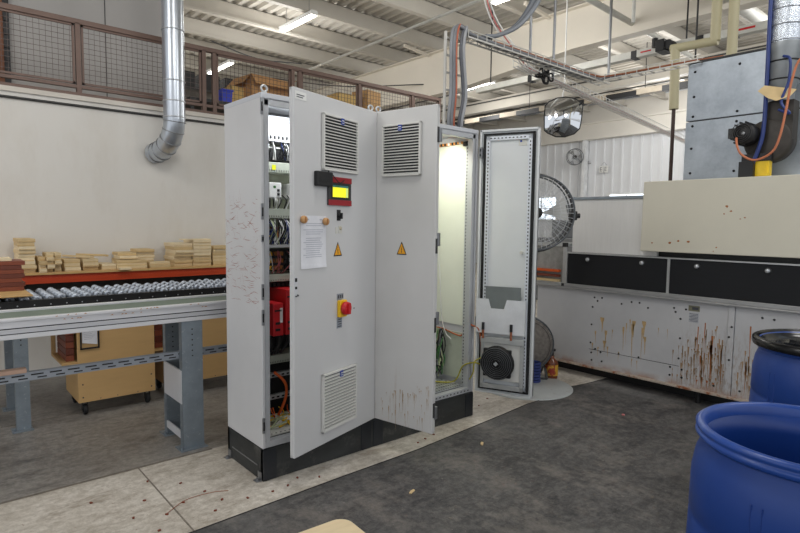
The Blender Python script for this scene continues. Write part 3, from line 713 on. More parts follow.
# ------------------------------------------------------------ belt conveyor
cv = thing('belt_conveyor', (0,.75,0), 'white framed belt conveyor with green belt running behind the cabinet on grey steel legs', 'conveyor')
CX0, CX1, CW = -3.0, 1.6, .35
BEAM = mat('beam_white', (214,214,217), .4, .1, .04, 4, None, 0, (170,112,60), 16, (.72,.76))
q = MB(); q.box(CX0,0,.845,CX1,.035,.955,.003); q.box(CX0,-.012,.942,CX1,.03,.958,.003); q.box(CX0,-.008,.893,CX1,0,.898); q.box(CX0,-.010,.845,CX1,0,.868,.002)
sb_ = q.build('side_beam', BEAM, cv)
q = MB(); q.box(CX0,-.0015,.899,CX1,-.0005,.905); q.box(CX0,-.0015,.87,CX1,-.0005,.875); q.build('beam_groove', 'darksteel', sb_)
rs = random.Random(9); q = MB()
for i in range(26):
    x = rs.choice((-.82,-.55,-.42,-.40,-.1))+rs.gauss(0,.05); z = rs.choice((.950,.952,.93)); q.prism([(x-rs.uniform(.004,.012),z),(x+rs.uniform(.004,.012),z+.001),(x+.002,z+.006)], -.0135, -.0123, 'y')
q.build('rust_fleck', mat('rust_fleck',(178,124,66),.7), sb_)
MB().box(CX0,CW-.035,.845,CX1,CW,.962,.003).build('side_beam', BEAM, cv)
MB().box(CX0,.035,.925,CX1,CW-.035,.95,.002).build('belt', mat('conveyor_belt', (112,124,112), .7, 0, .10, 10, (1,6,1)), cv)
for x in (CX0+.04, CX1-.04): MB().cyl((x,.04,.90), (x,CW-.04,.90), .035, 16).build('end_roller', 'darksteel', cv)
LEG = mat('leg_galvanised', (136,146,154), .45, .45, .12, 9, None, .05, (180,186,190), 30, (.6,.72))
def zleg(par, x, y, w, dpt, ztop, foot=True, name='leg'):
    q = MB(); q.box(x-w/2,y-.003,0,x+w/2,y+.003,ztop); q.box(x-w/2,y,0,x-w/2+.006,y+dpt,ztop); q.box(x+w/2-.006,y,0,x+w/2,y+dpt,ztop)
    o = q.build(name, LEG, par)
    if foot:
        f = MB(); f.box(x-w/2-.03,y-.05,0,x+w/2+.01,y+dpt+.02,.006); f.box(x-w/2,y-.008,.006,x+w/2,y-.003,.10); f.cyl((x-w/2-.015,y-.02,.006),(x-w/2-.015,y-.02,.022),.009,6)
        f.build('base_plate', LEG, o)
    h = MB()
    for i in range(6): h.cyl((x,y-.0031,ztop-.06-.035*i),(x,y-.0036,ztop-.06-.035*i),.005,8)
    h.build('bolt_hole', 'black', o)
    return o
for x in (-.118, -2.4, 1.3):
    zleg(cv, x,0,.135,.05,.85); zleg(cv, x-.008,.345,.10,.05,.85)
    MB().box(x-.072,.01,.30,x-.06,.34,.52).build('cross_plate', BEAM, cv)
    MB().box(x-.06,.01,.05,x-.05,.34,.10).build('cross_bar', BEAM, cv)
q = MB(); q.box(CX0,.055,.594,CX1,.085,.599); q.box(CX0,.052,.594,CX1,.056,.642); q.box(CX0,.05,.638,CX1,.085,.642)
rr_ = q.build('slotted_rail', mat('rail_grey', (150,156,164), .45, .4), cv)
q = MB(); x = CX0+.02
while x < CX1-.1:
    q.box(x,.0505,.622,x+.06,.0525,.630); q.box(x+.03,.0505,.604,x+.075,.0525,.611); x += .09
q.build('rail_slot', 'black', rr_)
q = MB(); q.box(-.35,-.03,0,0,.03,.022,.002); o = q.build('wood_strip', mat('dusky_strip',(176,146,128),.7)); o.location = (-1.02,.82,.6425); tag(o, 'dusky wood strip lying on the slotted rail under the belt conveyor', 'board')

# ------------------------------------------------------------- roller table
rt = thing('skate_wheel_conveyor', (-1.9,1.80,0), 'black framed skate wheel conveyor full of silver wheels below the orange rack beam', 'conveyor')
L = 3.6; RZ = .885
q = MB(); q.box(0,0,RZ-.03,L,.035,RZ+.035); q.build('side_rail', 'black', rt)
q = MB(); q.box(0,.60,RZ-.03,L,.635,RZ+.035); q.build('side_rail', 'black', rt)
q = MB(); q.box(0,.035,RZ-.035,L,.60,RZ-.028); q.build('bottom_tray', mat('tray_black',(26,27,30),.5), rt)
bt = MB()
for i in range(36): bt.cyl((.06+i*.1,-.002,RZ),(.06+i*.1,.0,RZ),.0045,8)
bt.build('bolt_head', 'silver', rt)
WM = mat('wheel_zinc', (186,194,206), .32, .45, .12, 10)
wm = {}
for par in (0,1,2,3):
    q = MB(); q.cyl((0,.035,0),(0,.60,0),.004,6)
    for j in range(5):
        y = .065+par*.026+j*.110
        q.lathe([(.012,-.011),(.028,-.010),(.030,0),(.028,.010),(.012,.011)],12,(0,y,0),'y')
    wm[par] = q
protos = {}
for i in range(44):
    par = i % 4; x = .05+i*.08
    if par not in protos:
        o = wm[par].build('wheel_axle', WM, rt); protos[par] = o
    else: o = protos[par].copy(); COL.objects.link(o); o.parent = rt
    o.location = (x,0,RZ+.03)
for x in (.97,3.4): zleg(rt, x, .0, .085, .05, RZ-.04); zleg(rt, x-.01, .58, .06, .05, RZ-.04)
# -------------------------------------------------------------- orange rack
rk = thing('pallet_rack', (-1.7,3.0,0), 'storage rack with orange beam and plywood deck carrying pine boards along the wall', 'rack')
ORG = mat('rack_orange', (206,74,36), .4, .1, .04, 4)
q = MB(); q.box(-.2,0,.915,3.4,.04,.995,.004); q.box(-.2,-.004,.94,3.4,.0,.965); q.build('beam', ORG, rk)
q = MB(); q.box(-.2,.38,.915,3.4,.42,.995,.004); q.build('beam', ORG, rk)
MB().box(-.2,-.03,.995,3.4,.42,1.015,.002).build('deck_board', 'ply', rk)
for x in (-.15,3.35):
    for y in (.02,.4): MB().box(x-.03,y-.03,0,x+.03,y+.03,.92).build('upright', 'darksteel', rk)
MB().box(-.2,.39,.45,3.4,.42,.9).build('back_panel', 'darksteel', rk)

# ---------------------------------------------------------------- pine boards
PINES = [mat('pine_a',(222,200,158),.7,0,.08,5,(3,1,8)), mat('pine_b',(208,182,136),.7,0,.1,5,(3,1,8)), mat('pine_c',(230,212,176),.7,0,.08,5,(3,1,8))]
def board(x, y, z, w, d, t, label, group, m=None, rz=0, ry=0):
    q = MB(); q.box(-w/2,-d/2,0,w/2,d/2,t,.002)
    q.m(1); q.box(-w/2+.002,-d/2-.0006,t*.15,w/2-.002,-d/2,t*.3) if t > .02 else None
    o = q.build('pine_board', [m or random.choice(PINES), mat('end_grain',(196,164,112),.8)]); o.location = (x,y,z); o.rotation_euler = (0,ry,rz); return tag(o, label, 'board', group)
TOPZ = 1.0155
def stack(x0, x1, y0, y1, rows, cols, t, what, jit=.012, topdrop=0, rz=.03):
    for r in range(rows):
        for c in range(cols):
            if r == rows-1 and c < topdrop: continue
            w = (x1-x0)/cols; x = x0+w*(c+.5)+random.uniform(-jit,jit)*.15; 
            top = r == rows-1
            yy = random.uniform(-jit,jit)*1.6
            lab = ('top pine board of ' if top else 'pine board inside ')+what
            board(x,(y0+y1)/2+yy,TOPZ+r*(t+.0006),w-.006,(y1-y0)*random.uniform(.93,1),t,lab,('top boards of ' if top else 'boards inside ')+what,None,random.uniform(-rz,rz)*.3 if cols > 1 else random.uniform(-rz,rz))
stack(-.785,-.655,3.02,3.36,9,1,.033,'the tallest narrow stack at the left end of the rack')
stack(-.64,-.46,3.0,3.25,5,3,.034,'the blocky bundle beside the tallest narrow stack',.03,1)
stack(-.44,-.305,3.0,3.32,3,1,.036,'the low pile left of the tilted boards')
stack(-.29,-.155,3.02,3.34,3,1,.036,'the low pile under the tilted boards')
board(-.30,3.15,1.135,.05,.36,.018,'narrow pine strip lying tilted over two low piles on the rack','tilted strips on the low piles',None,.5,.12)
board(-.17,3.2,1.142,.05,.34,.018,'darker pine strip lying tilted on the right low pile','tilted strips on the low piles',PINES[1],.6,.15)
stack(-.13,.0,3.0,3.3,2,1,.026,'the flat pair of boards in the middle of the rack')
board(.06,3.05,TOPZ,.1,.28,.018,'single thin pine board lying right of the flat pair',None)
stack(.05,.40,3.12,3.38,6,2,.030,'the wide middle stack on the rack',.03,1,.1)
stack(-.0,.28,2.99,3.10,3,1,.028,'the short row in front of the wide middle stack')
stack(.30,.50,2.99,3.10,2,1,.03,'the two blocks in front of the tall right stack')
stack(.56,.95,3.04,3.36,8,2,.034,'the tall right stack with long pale boards',.02,1)
board(.80,3.1,1.292,.3,.12,.01,'thin white topped pine strip on the tall right stack',None,PINES[2],.05)
stack(.97,1.20,3.03,3.3,6,1,.034,'the rightmost stack beside the cabinet edge')
# reddish brown boards at left
q = MB(); q.box(-1.9,1.765,.952,-.85,2.40,.962,.002)
q.build('plywood_sheet', 'ply', None, loc=(-1.4,2.1,.952)) 
tag(bpy.data.objects['plywood_sheet'], 'pale plywood sheet under the reddish brown boards at the left edge', 'sheet')
MAH = [mat('mahogany_a',(132,66,42),.5,0,.1,4,(3,1,8)), mat('mahogany_b',(108,52,36),.5,0,.1,4,(3,1,8))]
for i in range(7):
    q = MB(); q.box(-.55,-.13,0,.0,.13,.030,.002); o = q.build('hardwood_board', MAH[i%2]); o.location = (-.862+.012*math.sin(i*2.3),2.22,.9625+i*.0315)
    tag(o, ('topmost' if i == 6 else 'lowest' if i == 0 else 'inner')+' reddish brown board in the stack at the left edge', 'board', 'reddish brown boards inside the left stack' if 0 < i < 6 else None)
q = MB(); q.box(-.3,-.1,0,0,.1,.02,.002); o = q.build('pine_board', PINES[2]); o.location = (-.93,2.2,1.1835); tag(o, 'short pale board lying on top of the reddish brown boards', 'board')

# ---------------------------------------------------------------- ply carts
def cart(x, y, w, d, z0, z1, label):
    t = thing('plywood_cart', (x,y,0), label, 'cart')
    PLY = mat('cart_ply', (204,166,112), .6, 0, .05, 3, (1,1,6))
    MB().box(0,0,z0,w,.018,z1,.002).build('front_panel', PLY, t)
    MB().box(0,d-.018,z0,w,d,z1,.002).build('back_panel', PLY, t)
    MB().box(w-.018,.018,z0,w,d-.018,z1).build('side_panel', PLY, t)
    MB().box(0,.018,z0,.018,d-.018,z0+.30).build('side_panel', PLY, t)
    MB().box(-.10,.018,z0+.30,w-.018,d-.018,z0+.318).build('shelf', PLY, t)
    MB().box(-.10,d-.04,z0+.318,-.07,d-.018,z1).build('shelf_post', PLY, t)
    MB().box(.018,.018,z0,w-.018,d-.018,z0+.018).build('bottom_board', PLY, t)
    b = MB()
    for zz in (z0+.04, z0+.14):
        for xx in (.03, w-.03): b.cyl((xx,-.001,zz),(xx,.001,zz),.006,8)
    for xx in (.15,.27,.42): b.cyl((xx,-.001,z0+.015),(xx,.001,z0+.015),.004,8)
    b.build('screw', 'darksteel', t)
    for (cx, cy) in ((.05,.05),(w-.05,.05),(.05,d-.06),(w-.05,d-.06)):
        q = MB(); q.box(cx-.03,cy-.03,z0-.006,cx+.03,cy+.03,z0); q.box(cx-.02,cy-.012,.035,cx-.016,cy+.02,z0); q.box(cx+.016,cy-.012,.035,cx+.02,cy+.02,z0)
        c = q.build('caster', 'darksteel', t); q = MB(); q.lathe([(.02,-.014),(.036,-.014),(.04,-.008),(.04,.008),(.036,.014),(.02,.014)],20,(cx,cy-.005,.041),'x'); q.cyl((cx-.02,cy-.005,.041),(cx+.02,cy-.005,.041),.008,8)
        q.build('caster_wheel', 'rubber', c)
    return t
c1 = cart(-.575,1.845,.555,.47,.105,.78,'plywood cart on casters under the conveyor carrying a framed white note')
cart(.08,1.88,.74,.42,.115,.78,'plywood cart standing further right, half hidden by the cabinet')
q = MB(); q.m(0); x0, x1, z0, z1 = -.556,-.425,.515,.685
for a in ((x0,z0,x1,z0+.012),(x0,z1-.012,x1,z1),(x0,z0,x0+.010,z1),(x1-.010,z0,x1,z1)): q.box(a[0],1.832,a[1],a[2],1.84,a[3])
fo = q.build('document_frame', 'black', None, loc=(-.49,1.836,.6)); tag(fo, 'black document frame fixed on the front of the left plywood cart', 'frame')
q = MB(); q.m(0); q._add([(x0+.014,1.838,.565),(x1-.014,1.838,.545),(x1-.014,1.838,.672),(x0+.014,1.838,.672)],[(0,1,2,3)]); q.m(1)
for i in range(6): q.box(x0+.025,1.8372,.655-i*.013,x1-.03-.01*(i%3),1.8376,.658-i*.013)
tag(q.build('paper_note', ['paper', mat('print_grey',(182,184,194),.7)], None, loc=(-.49,1.838,.6)), 'white written note inside the black frame on the plywood cart', 'paper')
for i in range(5):
    q = MB(); q.box(-.64,1.90,.4245+i*.05,-.585,2.24,.470+i*.05,.002)
    tag(q.build('hardwood_board', MAH[i%2], None, loc=(-.6,2.0,.43+i*.05)), 'reddish brown board piled on the side shelf of the left cart', 'board', 'reddish brown boards on the side shelf of the left cart')
for i in range(5):
    q = MB(); q.box(.01,1.93,.4345+i*.05,.07,2.22,.480+i*.05,.002)
    tag(q.build('hardwood_board', MAH[i%2], None, loc=(.05,2.1,.45+i*.05)), 'reddish brown board piled on the side shelf of the right cart', 'board', 'reddish brown boards on the side shelf of the right cart')

# ================================================================== MACHINE
MX = 3.48
def stain_panel():
    m, nt, b = _nt('stained_machine_panel')
    base = ramp(nt, noise(nt, 1.2, 6), .3, .7, srgb((184,184,186)), srgb((204,204,205)))
    o = sep(nt)
    def rng(out, a, b_, c, d):
        r = nt.nodes.new('ShaderNodeMapRange'); r.inputs[1].default_value = a; r.inputs[2].default_value = b_; nt.links.new(out, r.inputs[0])
        r2 = nt.nodes.new('ShaderNodeMapRange'); r2.inputs[1].default_value = d; r2.inputs[2].default_value = c; nt.links.new(out, r2.inputs[0]); return mul(nt, r.outputs[0], r2.outputs[0])
    st = ramp(nt, noise(nt, 9, 6, (1,4.5,.55), .7, (1,5,2)), .50, .58)
    st2 = ramp(nt, noise(nt, 30, 5, (1,1.6,.5), .7), .48, .60)
    heavy = mul(nt, rng(o[1], -1.62, -1.3, -.95, -.78), rng(o[2], .05, .15, .35, .72))
    lip = mul(nt, rng(o[2], .05, .12, .14, .19), ramp(nt, noise(nt, 6, 6), .4, .6))
    c = mix(nt, mul(nt, mul(nt, heavy, st2), .45), base, srgb((142,112,82))); c = mix(nt, mul(nt, lip, .6), c, srgb((158,110,76)))
    nt.links.new(c, b.inputs['Base Color']); b.inputs['Roughness'].default_value = .5
    return m
mc = thing('woodworking_machine', (MX,0,0), 'long grey white industrial machine with black bellows strip and rust stained lower panel', 'machine')
SP = stain_panel()
E0, E1 = .62, -4.2
MB().box(0,-1.215,.128,.03,E0,.868,.003).build('base_panel', SP, mc)
MB().box(0,E1,.128,.03,-1.265,.868,.003).build('base_panel', SP, mc)
MB().box(-.012,-1.262,.128,.02,-1.218,.868,.003).build('panel_seam', SP, mc)
rs = random.Random(11); dq = MB()
mk_ = lambda a_, b_: (-.0012,a_,b_)
for (y, z, L_, w_) in ((-.125,.62,.14,.016),(-.165,.50,.16,.010),(-.155,.40,.1,.014),(-.06,.48,.12,.006),(-.23,.52,.1,.004),(-.34,.56,.22,.007),(-.365,.60,.20,.004),(-.40,.64,.12,.005),(-.425,.60,.30,.010),(-.435,.63,.15,.013),(-.53,.64,.16,.014),(-.515,.58,.30,.006),(-.545,.50,.16,.009),(-.30,.32,.1,.004),(-.43,.28,.08,.004),(-.48,.27,.09,.003),(-.03,.36,.1,.006),(-.09,.33,.09,.005),(-.19,.35,.1,.006),(-.66,.6,.08,.003),(-.74,.6,.1,.002)): drip(dq, y, z, L_, w_, mk_, 1.0)
dq.build('rust_drips', mat('drip_ochre',(190,160,112),.6,0,.2,30), mc)
dq = MB()
for i in range(170):
    y = rs.gauss(-1.08,.13) if i % 2 else rs.uniform(-1.52,-.84)
    if -1.27 < y < -1.21: continue
    top = .20+.50*rs.random()*max(.25,1-abs(y+1.12)*1.5); drip(dq, y, top, rs.uniform(.03,.14) if i % 3 else min(top-.14,rs.uniform(.2,.45)), rs.uniform(.0012,.0038), mk_, 1.6)
dq.build('rust_drips', mat('drip_brown',(164,132,96),.6,0,.3,30), mc)
dq = MB()
for (y, z, L_, w_) in ((-1.105,.60,.42,.006),(-1.10,.52,.3,.009),(-1.02,.42,.26,.004),(-.99,.66,.5,.003),(-1.045,.7,.45,.003),(-1.18,.5,.33,.004),(-1.38,.72,.5,.004),(-1.36,.4,.24,.005),(-1.04,.24,.09,.006),(-1.0,.21,.06,.005),(-1.08,.22,.07,.006),(-1.13,.21,.06,.005)): drip(dq, y, z, L_, w_, mk_, 1.0)
dq.build('rust_drips', mat('drip_rust',(178,108,56),.6,0,.3,30), mc)
q = MB(); q.box(-.03,E1,.112,.05,E0,.130,.003); q.build('bottom_lip', mat('rusty_lip',(186,172,158),.6,0,.1,6,None,0,(150,92,58),9,(.5,.62)), mc)
q = MB(); q.box(.16,E1,.0,.2,E0,.125)
for y in (-3.2,-1.0,.5): q.cyl((.05,y,0),(.05,y,.11),.02,10)
q.build('recessed_base', 'black', mc)
MB().box(.03,E0-.03,.128,.40,E0,.868,.003).build('end_panel', SP, mc)
q = MB(); q.box(-.05,E1,.868,.3,E0,.882,.003); q.box(-.015,E1,.882,.3,.30,.915,.003); q.build('ledge', mat('ledge_grey',(160,160,160),.4,.3,.1,6), mc)
BLK = mat('bellows_black', (14,16,21), .75, 0, .2, 8, (1,.6,8), .1)
for (a, b) in ((.275,-.712),(-.732,-2.2),(-2.22,E1)):
    p = MB(); p.box(.0,b,.915,.05,a,1.215,.004); po = p.build('black_band', BLK, mc)
for y in (.052,-.485,-.955,-1.471,-2.5):
    q = MB(); q.m(0).lathe([(0,-.02),(.014,-.02),(.018,-.014),(.018,0),(0,0)],16,(0,y,1.165),'x'); q.m(1).lathe([(.018,-.006),(.026,-.003),(.026,0),(.0,0)],16,(0,y,1.165),'x'); q.build('round_knob', ['silver','darksteel'], mc)
q = MB(); q.box(-.004,-.733,.915,.05,-.711,1.22); q.box(-.01,.275,.90,.06,.30,1.225); q.box(-.012,E1,1.215,.1,.30,1.228,.002); q.build('band_frame', 'alum', mc)
SHT = mat('light_sheet', (232,231,228), .5, .1, .03, 4, (1,12,1))
MB().box(.04,-.6,1.228,.07,.255,1.75,.002).build('guard_sheet', SHT, mc)
q = MB(); q.box(.02,-.6,1.745,.09,.27,1.772,.003); q.cyl((.05,.29,1.75),(.05,.26,1.75),.03,12); q.build('sheet_top_rail', 'galv', mc)
HOOD = mat('hood_cream', (212,207,190), .45, 0, .03, 2, None, 0, (178,128,72), 5, (.72,.76), (1,1,1), dmul=.7)
q = MB(); q.prism([(-.07,1.275),(-.055,1.885),(.40,1.885),(.40,1.275)], E1, -.495, 'y'); ho = q.build('hood', HOOD, mc, bevel=.006)
q = MB()
for (yy, zz, r) in ((-.60,1.35,.008),(-.75,1.355,.012),(-.82,1.375,.009),(-.9,1.37,.010),(-1.18,1.66,.011),(-1.21,1.62,.008),(-1.16,1.60,.006),(-1.31,1.57,.006),(-1.28,1.56,.005),(-1.12,1.33,.006),(-1.1,1.30,.004)):
    xx = -.070+.015*(zz-1.275)/.61-.0008
    q.prism([(yy+r*math.cos(t)*random.uniform(.5,1.6), zz+r*math.sin(t)*random.uniform(.6,1.2)) for t in [k*PI/4 for k in range(8)]], xx, xx-.0008, 'x')
q.build('rust_spot', mat('rust_brown',(160,98,48),.7), ho)
q = MB(); q.box(.1,E1,1.23,.4,-.50,1.275); q.build('hood_underside', 'darksteel', mc)
MB().box(.03,-4.2,.868,.40,E0-.35,1.23).build('machine_bed', 'darksteel', mc)
for (y, z) in ((-.035,.803),(-.113,.807),(-.068,.773),(-.018,.709),(-.31,.773),(-.405,.802),(-.48,.802),(-.559,.766),(-.786,.794),(-.8,.761),(-.844,.706),(-.885,.793),(-.014,.537),(-.848,.538),(-.844,.362),(-.777,.274),(-.874,.27),(-.776,.203),(-.877,.201),(-.011,.359),(-.062,.304),(-.022,.262),(-.12,.282),(-.029,.19),(-.134,.195),(-.302,.3),(-.493,.304),(-1.247,.697),(-1.231,.613),(-1.241,.427),(-1.133,.188),(-1.327,.188),(-1.454,.798),(-1.534,.794)):
    x_ = -.012 if -1.262 < y < -1.218 else 0
    MB().lathe([(0,0),(.009,0),(.009,-.004),(0,-.004)],8,(x_,y,z),'x').build('panel_bolt', 'darksteel', mc)

q = MB(); q.m(0).box(-.002,-.995,.785,0,-.905,.832); q.m(1).box(-.0025,-.985,.797,-.002,-.935,.82); q.m(2).box(-.002,-.99,.69,0,-.912,.772); q.m(1)
for i in range(6): q.box(-.0025,-.984,.70+i*.012,-.002,-.925+.01*(i%2),.7035+i*.012)
q.build('machine_data_plate', [mat('plate_olive',(120,118,96),.4),'ink',mat('plate_pale',(176,178,184),.5)], mc)
q = MB(); q.box(-.001,-.851,.292,.0,.004,.296); q.build('access_panel_seam', 'darksteel', mc)

# galvanised tower behind
TX = 3.9
tw = thing('extraction_cabinet', (TX,0,0), 'tall galvanised sheet metal enclosure behind the cream machine hood', 'enclosure')
GS = mat('galv_sheet', (176,184,192), .40, .35, .08, 1.6, (1,1,.4), .02, (132,140,150), 2.2, (.42,.62), dmul=.6)
MB().box(0,-1.72,2.450,1.5,-.63,2.955,.003).build('sheet_panel', GS, tw)
MB().box(0,-3.6,2.450,1.5,-1.73,2.955,.003).build('sheet_panel', GS, tw)
MB().box(0,-1.72,.10,1.5,-.63,2.440,.003).build('sheet_panel', GS, tw)
MB().box(0,-3.6,.10,1.5,-1.73,2.440,.003).build('sheet_panel', GS, tw)
MB().box(.01,-3.58,.0,1.48,-.66,2.94).build('inner_body', 'darksteel', tw)
MB().box(-.01,-3.6,2.955,1.5,-.62,2.972,.003).build('top_edge', 'darksteel', tw)
for y in (-.69,-1.05):
    for z in (2.88,2.66,2.485,2.40,2.2,1.98): 
        if y < -1 and z in (2.66,2.2): continue
        MB().lathe([(0,-.006),(.011,-.004),(.011,0),(0,0)],10,(0,y,z),'x').build('panel_screw', 'black', tw)
# blower
bl = thing('extraction_blower', (3.72,-1.355,2.18), 'dark grimy centrifugal blower with round motor mounted on the galvanised enclosure', 'blower')
GR = mat('grimy_iron', (66,62,58), .6, .3, .3, 8, None, .2)
q = MB(); q.lathe([(0,-.06),(.15,-.06),(.165,-.05),(.165,.09),(.15,.10),(0,.10)],32,(0,0,0),'x'); q.build('volute_housing', GR, bl)
q = MB(); q.prism([(-.165,0),(.02,0),(.04,.30),(-.165,.30)], -.05,.09,'x'); q.build('outlet', GR, bl)
q = MB(); q.lathe([(0,-.20),(.07,-.20),(.085,-.17),(.085,-.02),(0,-.02)],24,(0,.125,.055),'x')
for i in range(14):
    t = i*2*PI/14; q.bar((-.18,.14+.088*math.cos(t),.06+.088*math.sin(t)),(-.03,.14+.088*math.cos(t),.06+.088*math.sin(t)),.006,.012)
mo = q.build('motor', 'black', bl)
q = MB()
for R in (.03,.045,.06,.073): q.torus((-.203,.14,.06),R,.003,24,5,'x')
q.m(1).lathe([(0,-.206),(.014,-.206),(.014,-.2),(0,-.2)],12,(0,.125,.055),'x'); q.build('motor_fan_grille', ['darksteel','steel'], mo)
MB().box(-.16,.19,.03,-.05,.25,.11,.005).build('terminal_box', 'darksteel', mo)
q = MB(); q.box(-.14,.06,-.31,.08,.165,-.16,.004); q.box(-.1,-.05,-.16,.06,.16,-.10,.004); q.build('mount_bracket', 'black', bl)
q = MB(); q._add([(-.1,-.19,.36),(-.12,.02,.42),(-.14,.06,.38),(-.16,-.02,.31),(-.17,-.08,.28),(-.13,-.16,.31)], [(0,1,2,3,4,5)]); q.build('torn_cardboard_flap', 'pine', bl)
yb = thing('junction_box', (3.66,-1.315,1.90), 'bright yellow electrical box with lugs on the cream hood below the blower', 'box')
q = MB(); q.box(-.03,-.075,0,.05,.065,.135,.006); q.build('box_body', mat('box_yellow',(242,204,30),.4), yb)
q = MB(); 
for y in (-.05,.0,.045): q.box(-.02,y-.012,.135,.02,y+.012,.15,.003)
q.box(-.036,-.06,.04,-.03,-.04,.11); q.build('lug', mat('box_yellow',(242,204,30),.4), yb)
sd = thing('flexible_duct', (3.72,-1.42,2.48), 'ribbed silver flexible duct rising from the blower to the roof', 'duct')
FO = mat('foil_silver', (196,202,210), .25, .8, .18, 5, (8,8,1), .4)
q = MB(); prof = []; z = .42
n_ = 0
while z < 2.95:
    prof.append((.118 if n_ % 2 else .112, z)); z += .035; n_ += 1
q.lathe(prof, 28); q.build('foil_pipe', FO, sd)
q = MB(); q.lathe([(.085,.0),(.09,.10),(.108,.13),(.108,.36),(.12,.40),(.12,.44)],28); q.build('collar', mat('collar_metal',(140,144,146),.4,.5,.15,5), sd)
for zz in (.30,.16): MB().torus((0,0,zz),.110,.006,28,6).build('clamp_ring', 'black', sd)
q = MB(); z = .45
while z < 2.9: q.torus((0,0,z),.1185,.003,24,5); z += .12
q.build('spiral_wire', 'steel', sd)
hs = MB().tube(smooth([(3.62,-1.335,5.2),(3.62,-1.335,4.0),(3.62,-1.337,3.2),(3.62,-1.343,2.6),(3.61,-1.342,2.25),(3.61,-1.31,2.09),(3.61,-1.265,1.96)]), .016, 10).build('air_hose', mat('hose_blue',(38,58,122),.4), None, loc=(3.62,-1.28,2.5)); tag(hs, 'thick blue air hose hanging down beside the foil duct', 'hose')
q = MB(); q.cyl((3.61,-1.267,1.965),(3.605,-1.245,1.92),.014,10); q.cyl((3.605,-1.245,1.92),(3.60,-1.235,1.90),.02,10); q.build('hose_nozzle', 'steel', hs, loc=(0,0,0)).location = (-3.62,1.28,-2.5)
hs2 = MB().tube(smooth([(3.60,-1.45,2.80),(3.58,-1.50,2.76),(3.58,-1.50,2.60),(3.58,-1.46,2.45),(3.58,-1.52,2.36),(3.60,-1.44,2.40)]), .010, 8).build('air_hose', mat('hose_blue',(40,64,140),.4), None, loc=(3.58,-1.5,2.6)); tag(hs2, 'short blue hose looping at the right edge beside the foil duct', 'hose')
oh = MB().tube(smooth([(3.50,-1.19,2.20),(3.47,-1.21,2.13),(3.46,-1.25,2.06),(3.46,-1.343,2.013),(3.46,-1.454,2.065),(3.46,-1.50,2.186),(3.46,-1.531,2.40),(3.46,-1.552,2.578),(3.47,-1.60,2.73),(3.5,-1.75,2.80)]), .0085, 8).build('orange_cable', mat('hose_orange',(196,118,82),.5), None, loc=(3.44,-1.3,2.1)); tag(oh, 'orange cable looping under the blower motor and up to the right', 'cable')

# aluminium frame box at the machine's left end
af = thing('aluminium_frame', (3.50,.32,.885), 'small open aluminium profile frame box on the left end of the machine ledge', 'frame')
q = MB(); t_ = .028
for (a, b) in (((0,.0,0),(0,.0,.42)),((0,.38,0),(0,.38,.42)),((.5,0,0),(.5,0,.42)),((.5,.38,0),(.5,.38,.42)),((0,0,.01),(0,.38,.01)),((0,0,.41),(0,.38,.41)),((.5,0,.41),(.5,.38,.41)),((0,0,.41),(.5,0,.41)),((0,.38,.41),(.5,.38,.41)),((0,0,.01),(.5,0,.01))): q.bar(a,b,t_,t_)
q.build('profile_frame', 'alum', af)
for p in ((0,0,.41),(0,0,.0)): MB().box(p[0]-.02,-.022,p[2]-.018,.02,.022,p[2]+.025,.003).build('corner_cap', 'black', af)
MB().box(.002,.02,.03,.006,.37,.40).build('clear_sheet', mat('cloudy_sheet',(150,150,146),.2,0,.3,8), af)
for i, (c_, z, lab) in enumerate((('orange',.20,'orange lumber strip lying inside the aluminium frame box'),('pine',.10,'pale lumber strip lying inside the aluminium frame box'),('mahogany',.15,'dark lumber strip lying inside the aluminium frame box'))):
    q = MB(); q.box(-.02,-.16,0,.03,.16,.025,.002); o = q.build('wood_strip', c_); o.location = (3.47,.52,.90+z-.08); tag(o, lab, 'board')

# drum fan
def guard_fan(name, c, R, label, rz, depth=.16, pole=None, wires_n=28, col='darksteel', ring=.012, ring_n=5, blades=3, bladecol='steel', wirecol='silver'):
    t = thing(name, c, label, 'fan', None, rz)     # axis along local y, front -y
    q = MB()
    q.torus((0,-depth/2,0),R,ring,40,8,'y'); q.torus((0,depth/2,0),R,ring*.8,40,8,'y')
    for k in range(12): q.cyl((R*math.cos(k*PI/6),-depth/2,R*math.sin(k*PI/6)),(R*math.cos(k*PI/6),depth/2,R*math.sin(k*PI/6)),.003,5)
    q.build('drum_ring', mat('fan_ring',(96,100,104),.4,.4), t)
    q = MB()
    for sgn in (-1,1):
        for k in range(wires_n):
            a = 2*PI*k/wires_n
            q.tube([(.05*math.cos(a),sgn*(depth/2+.05),.05*math.sin(a)),(R*.6*math.cos(a),sgn*(depth/2+.045),R*.6*math.sin(a)),(R*math.cos(a),sgn*depth/2,R*math.sin(a))], .0022, 4, False)
        for k in range(1, ring_n): q.torus((0,sgn*(depth/2+.047-.03*(k/ring_n)**3),0),R*k/ring_n,.0022,36,4,'y')
    q.build('wire_guard', wirecol, t)
    q = MB(); q.lathe([(0,-.07),(.05,-.06),(.06,0),(.06,.10),(0,.11)],20,(0,0,0),'y'); q.build('hub_motor', 'darksteel', t)
    for k in range(blades):
        a0 = 2*PI*k/blades; q = MB(); vs = []; n = 6
        for i in range(n+1):
            r = .05+(R*.92-.05)*i/n; wv = .14+.30*i/n
            for j, s_ in ((0,-1),(1,1)):
                a = a0+s_*wv*.9+.15*i/n; vs.append((r*math.cos(a), s_*.04, r*math.sin(a)))
        q._add(vs, [(2*i,2*i+1,2*i+3,2*i+2) for i in range(n)], True); q.build('fan_blade', bladecol, t)
    return t
df = guard_fan('pedestal_fan', (2.72,.135,1.60), .325, 'large round pedestal fan with wire guard showing behind the open rear door', -.72, pole=True, wires_n=44, ring=.009, bladecol='alum')
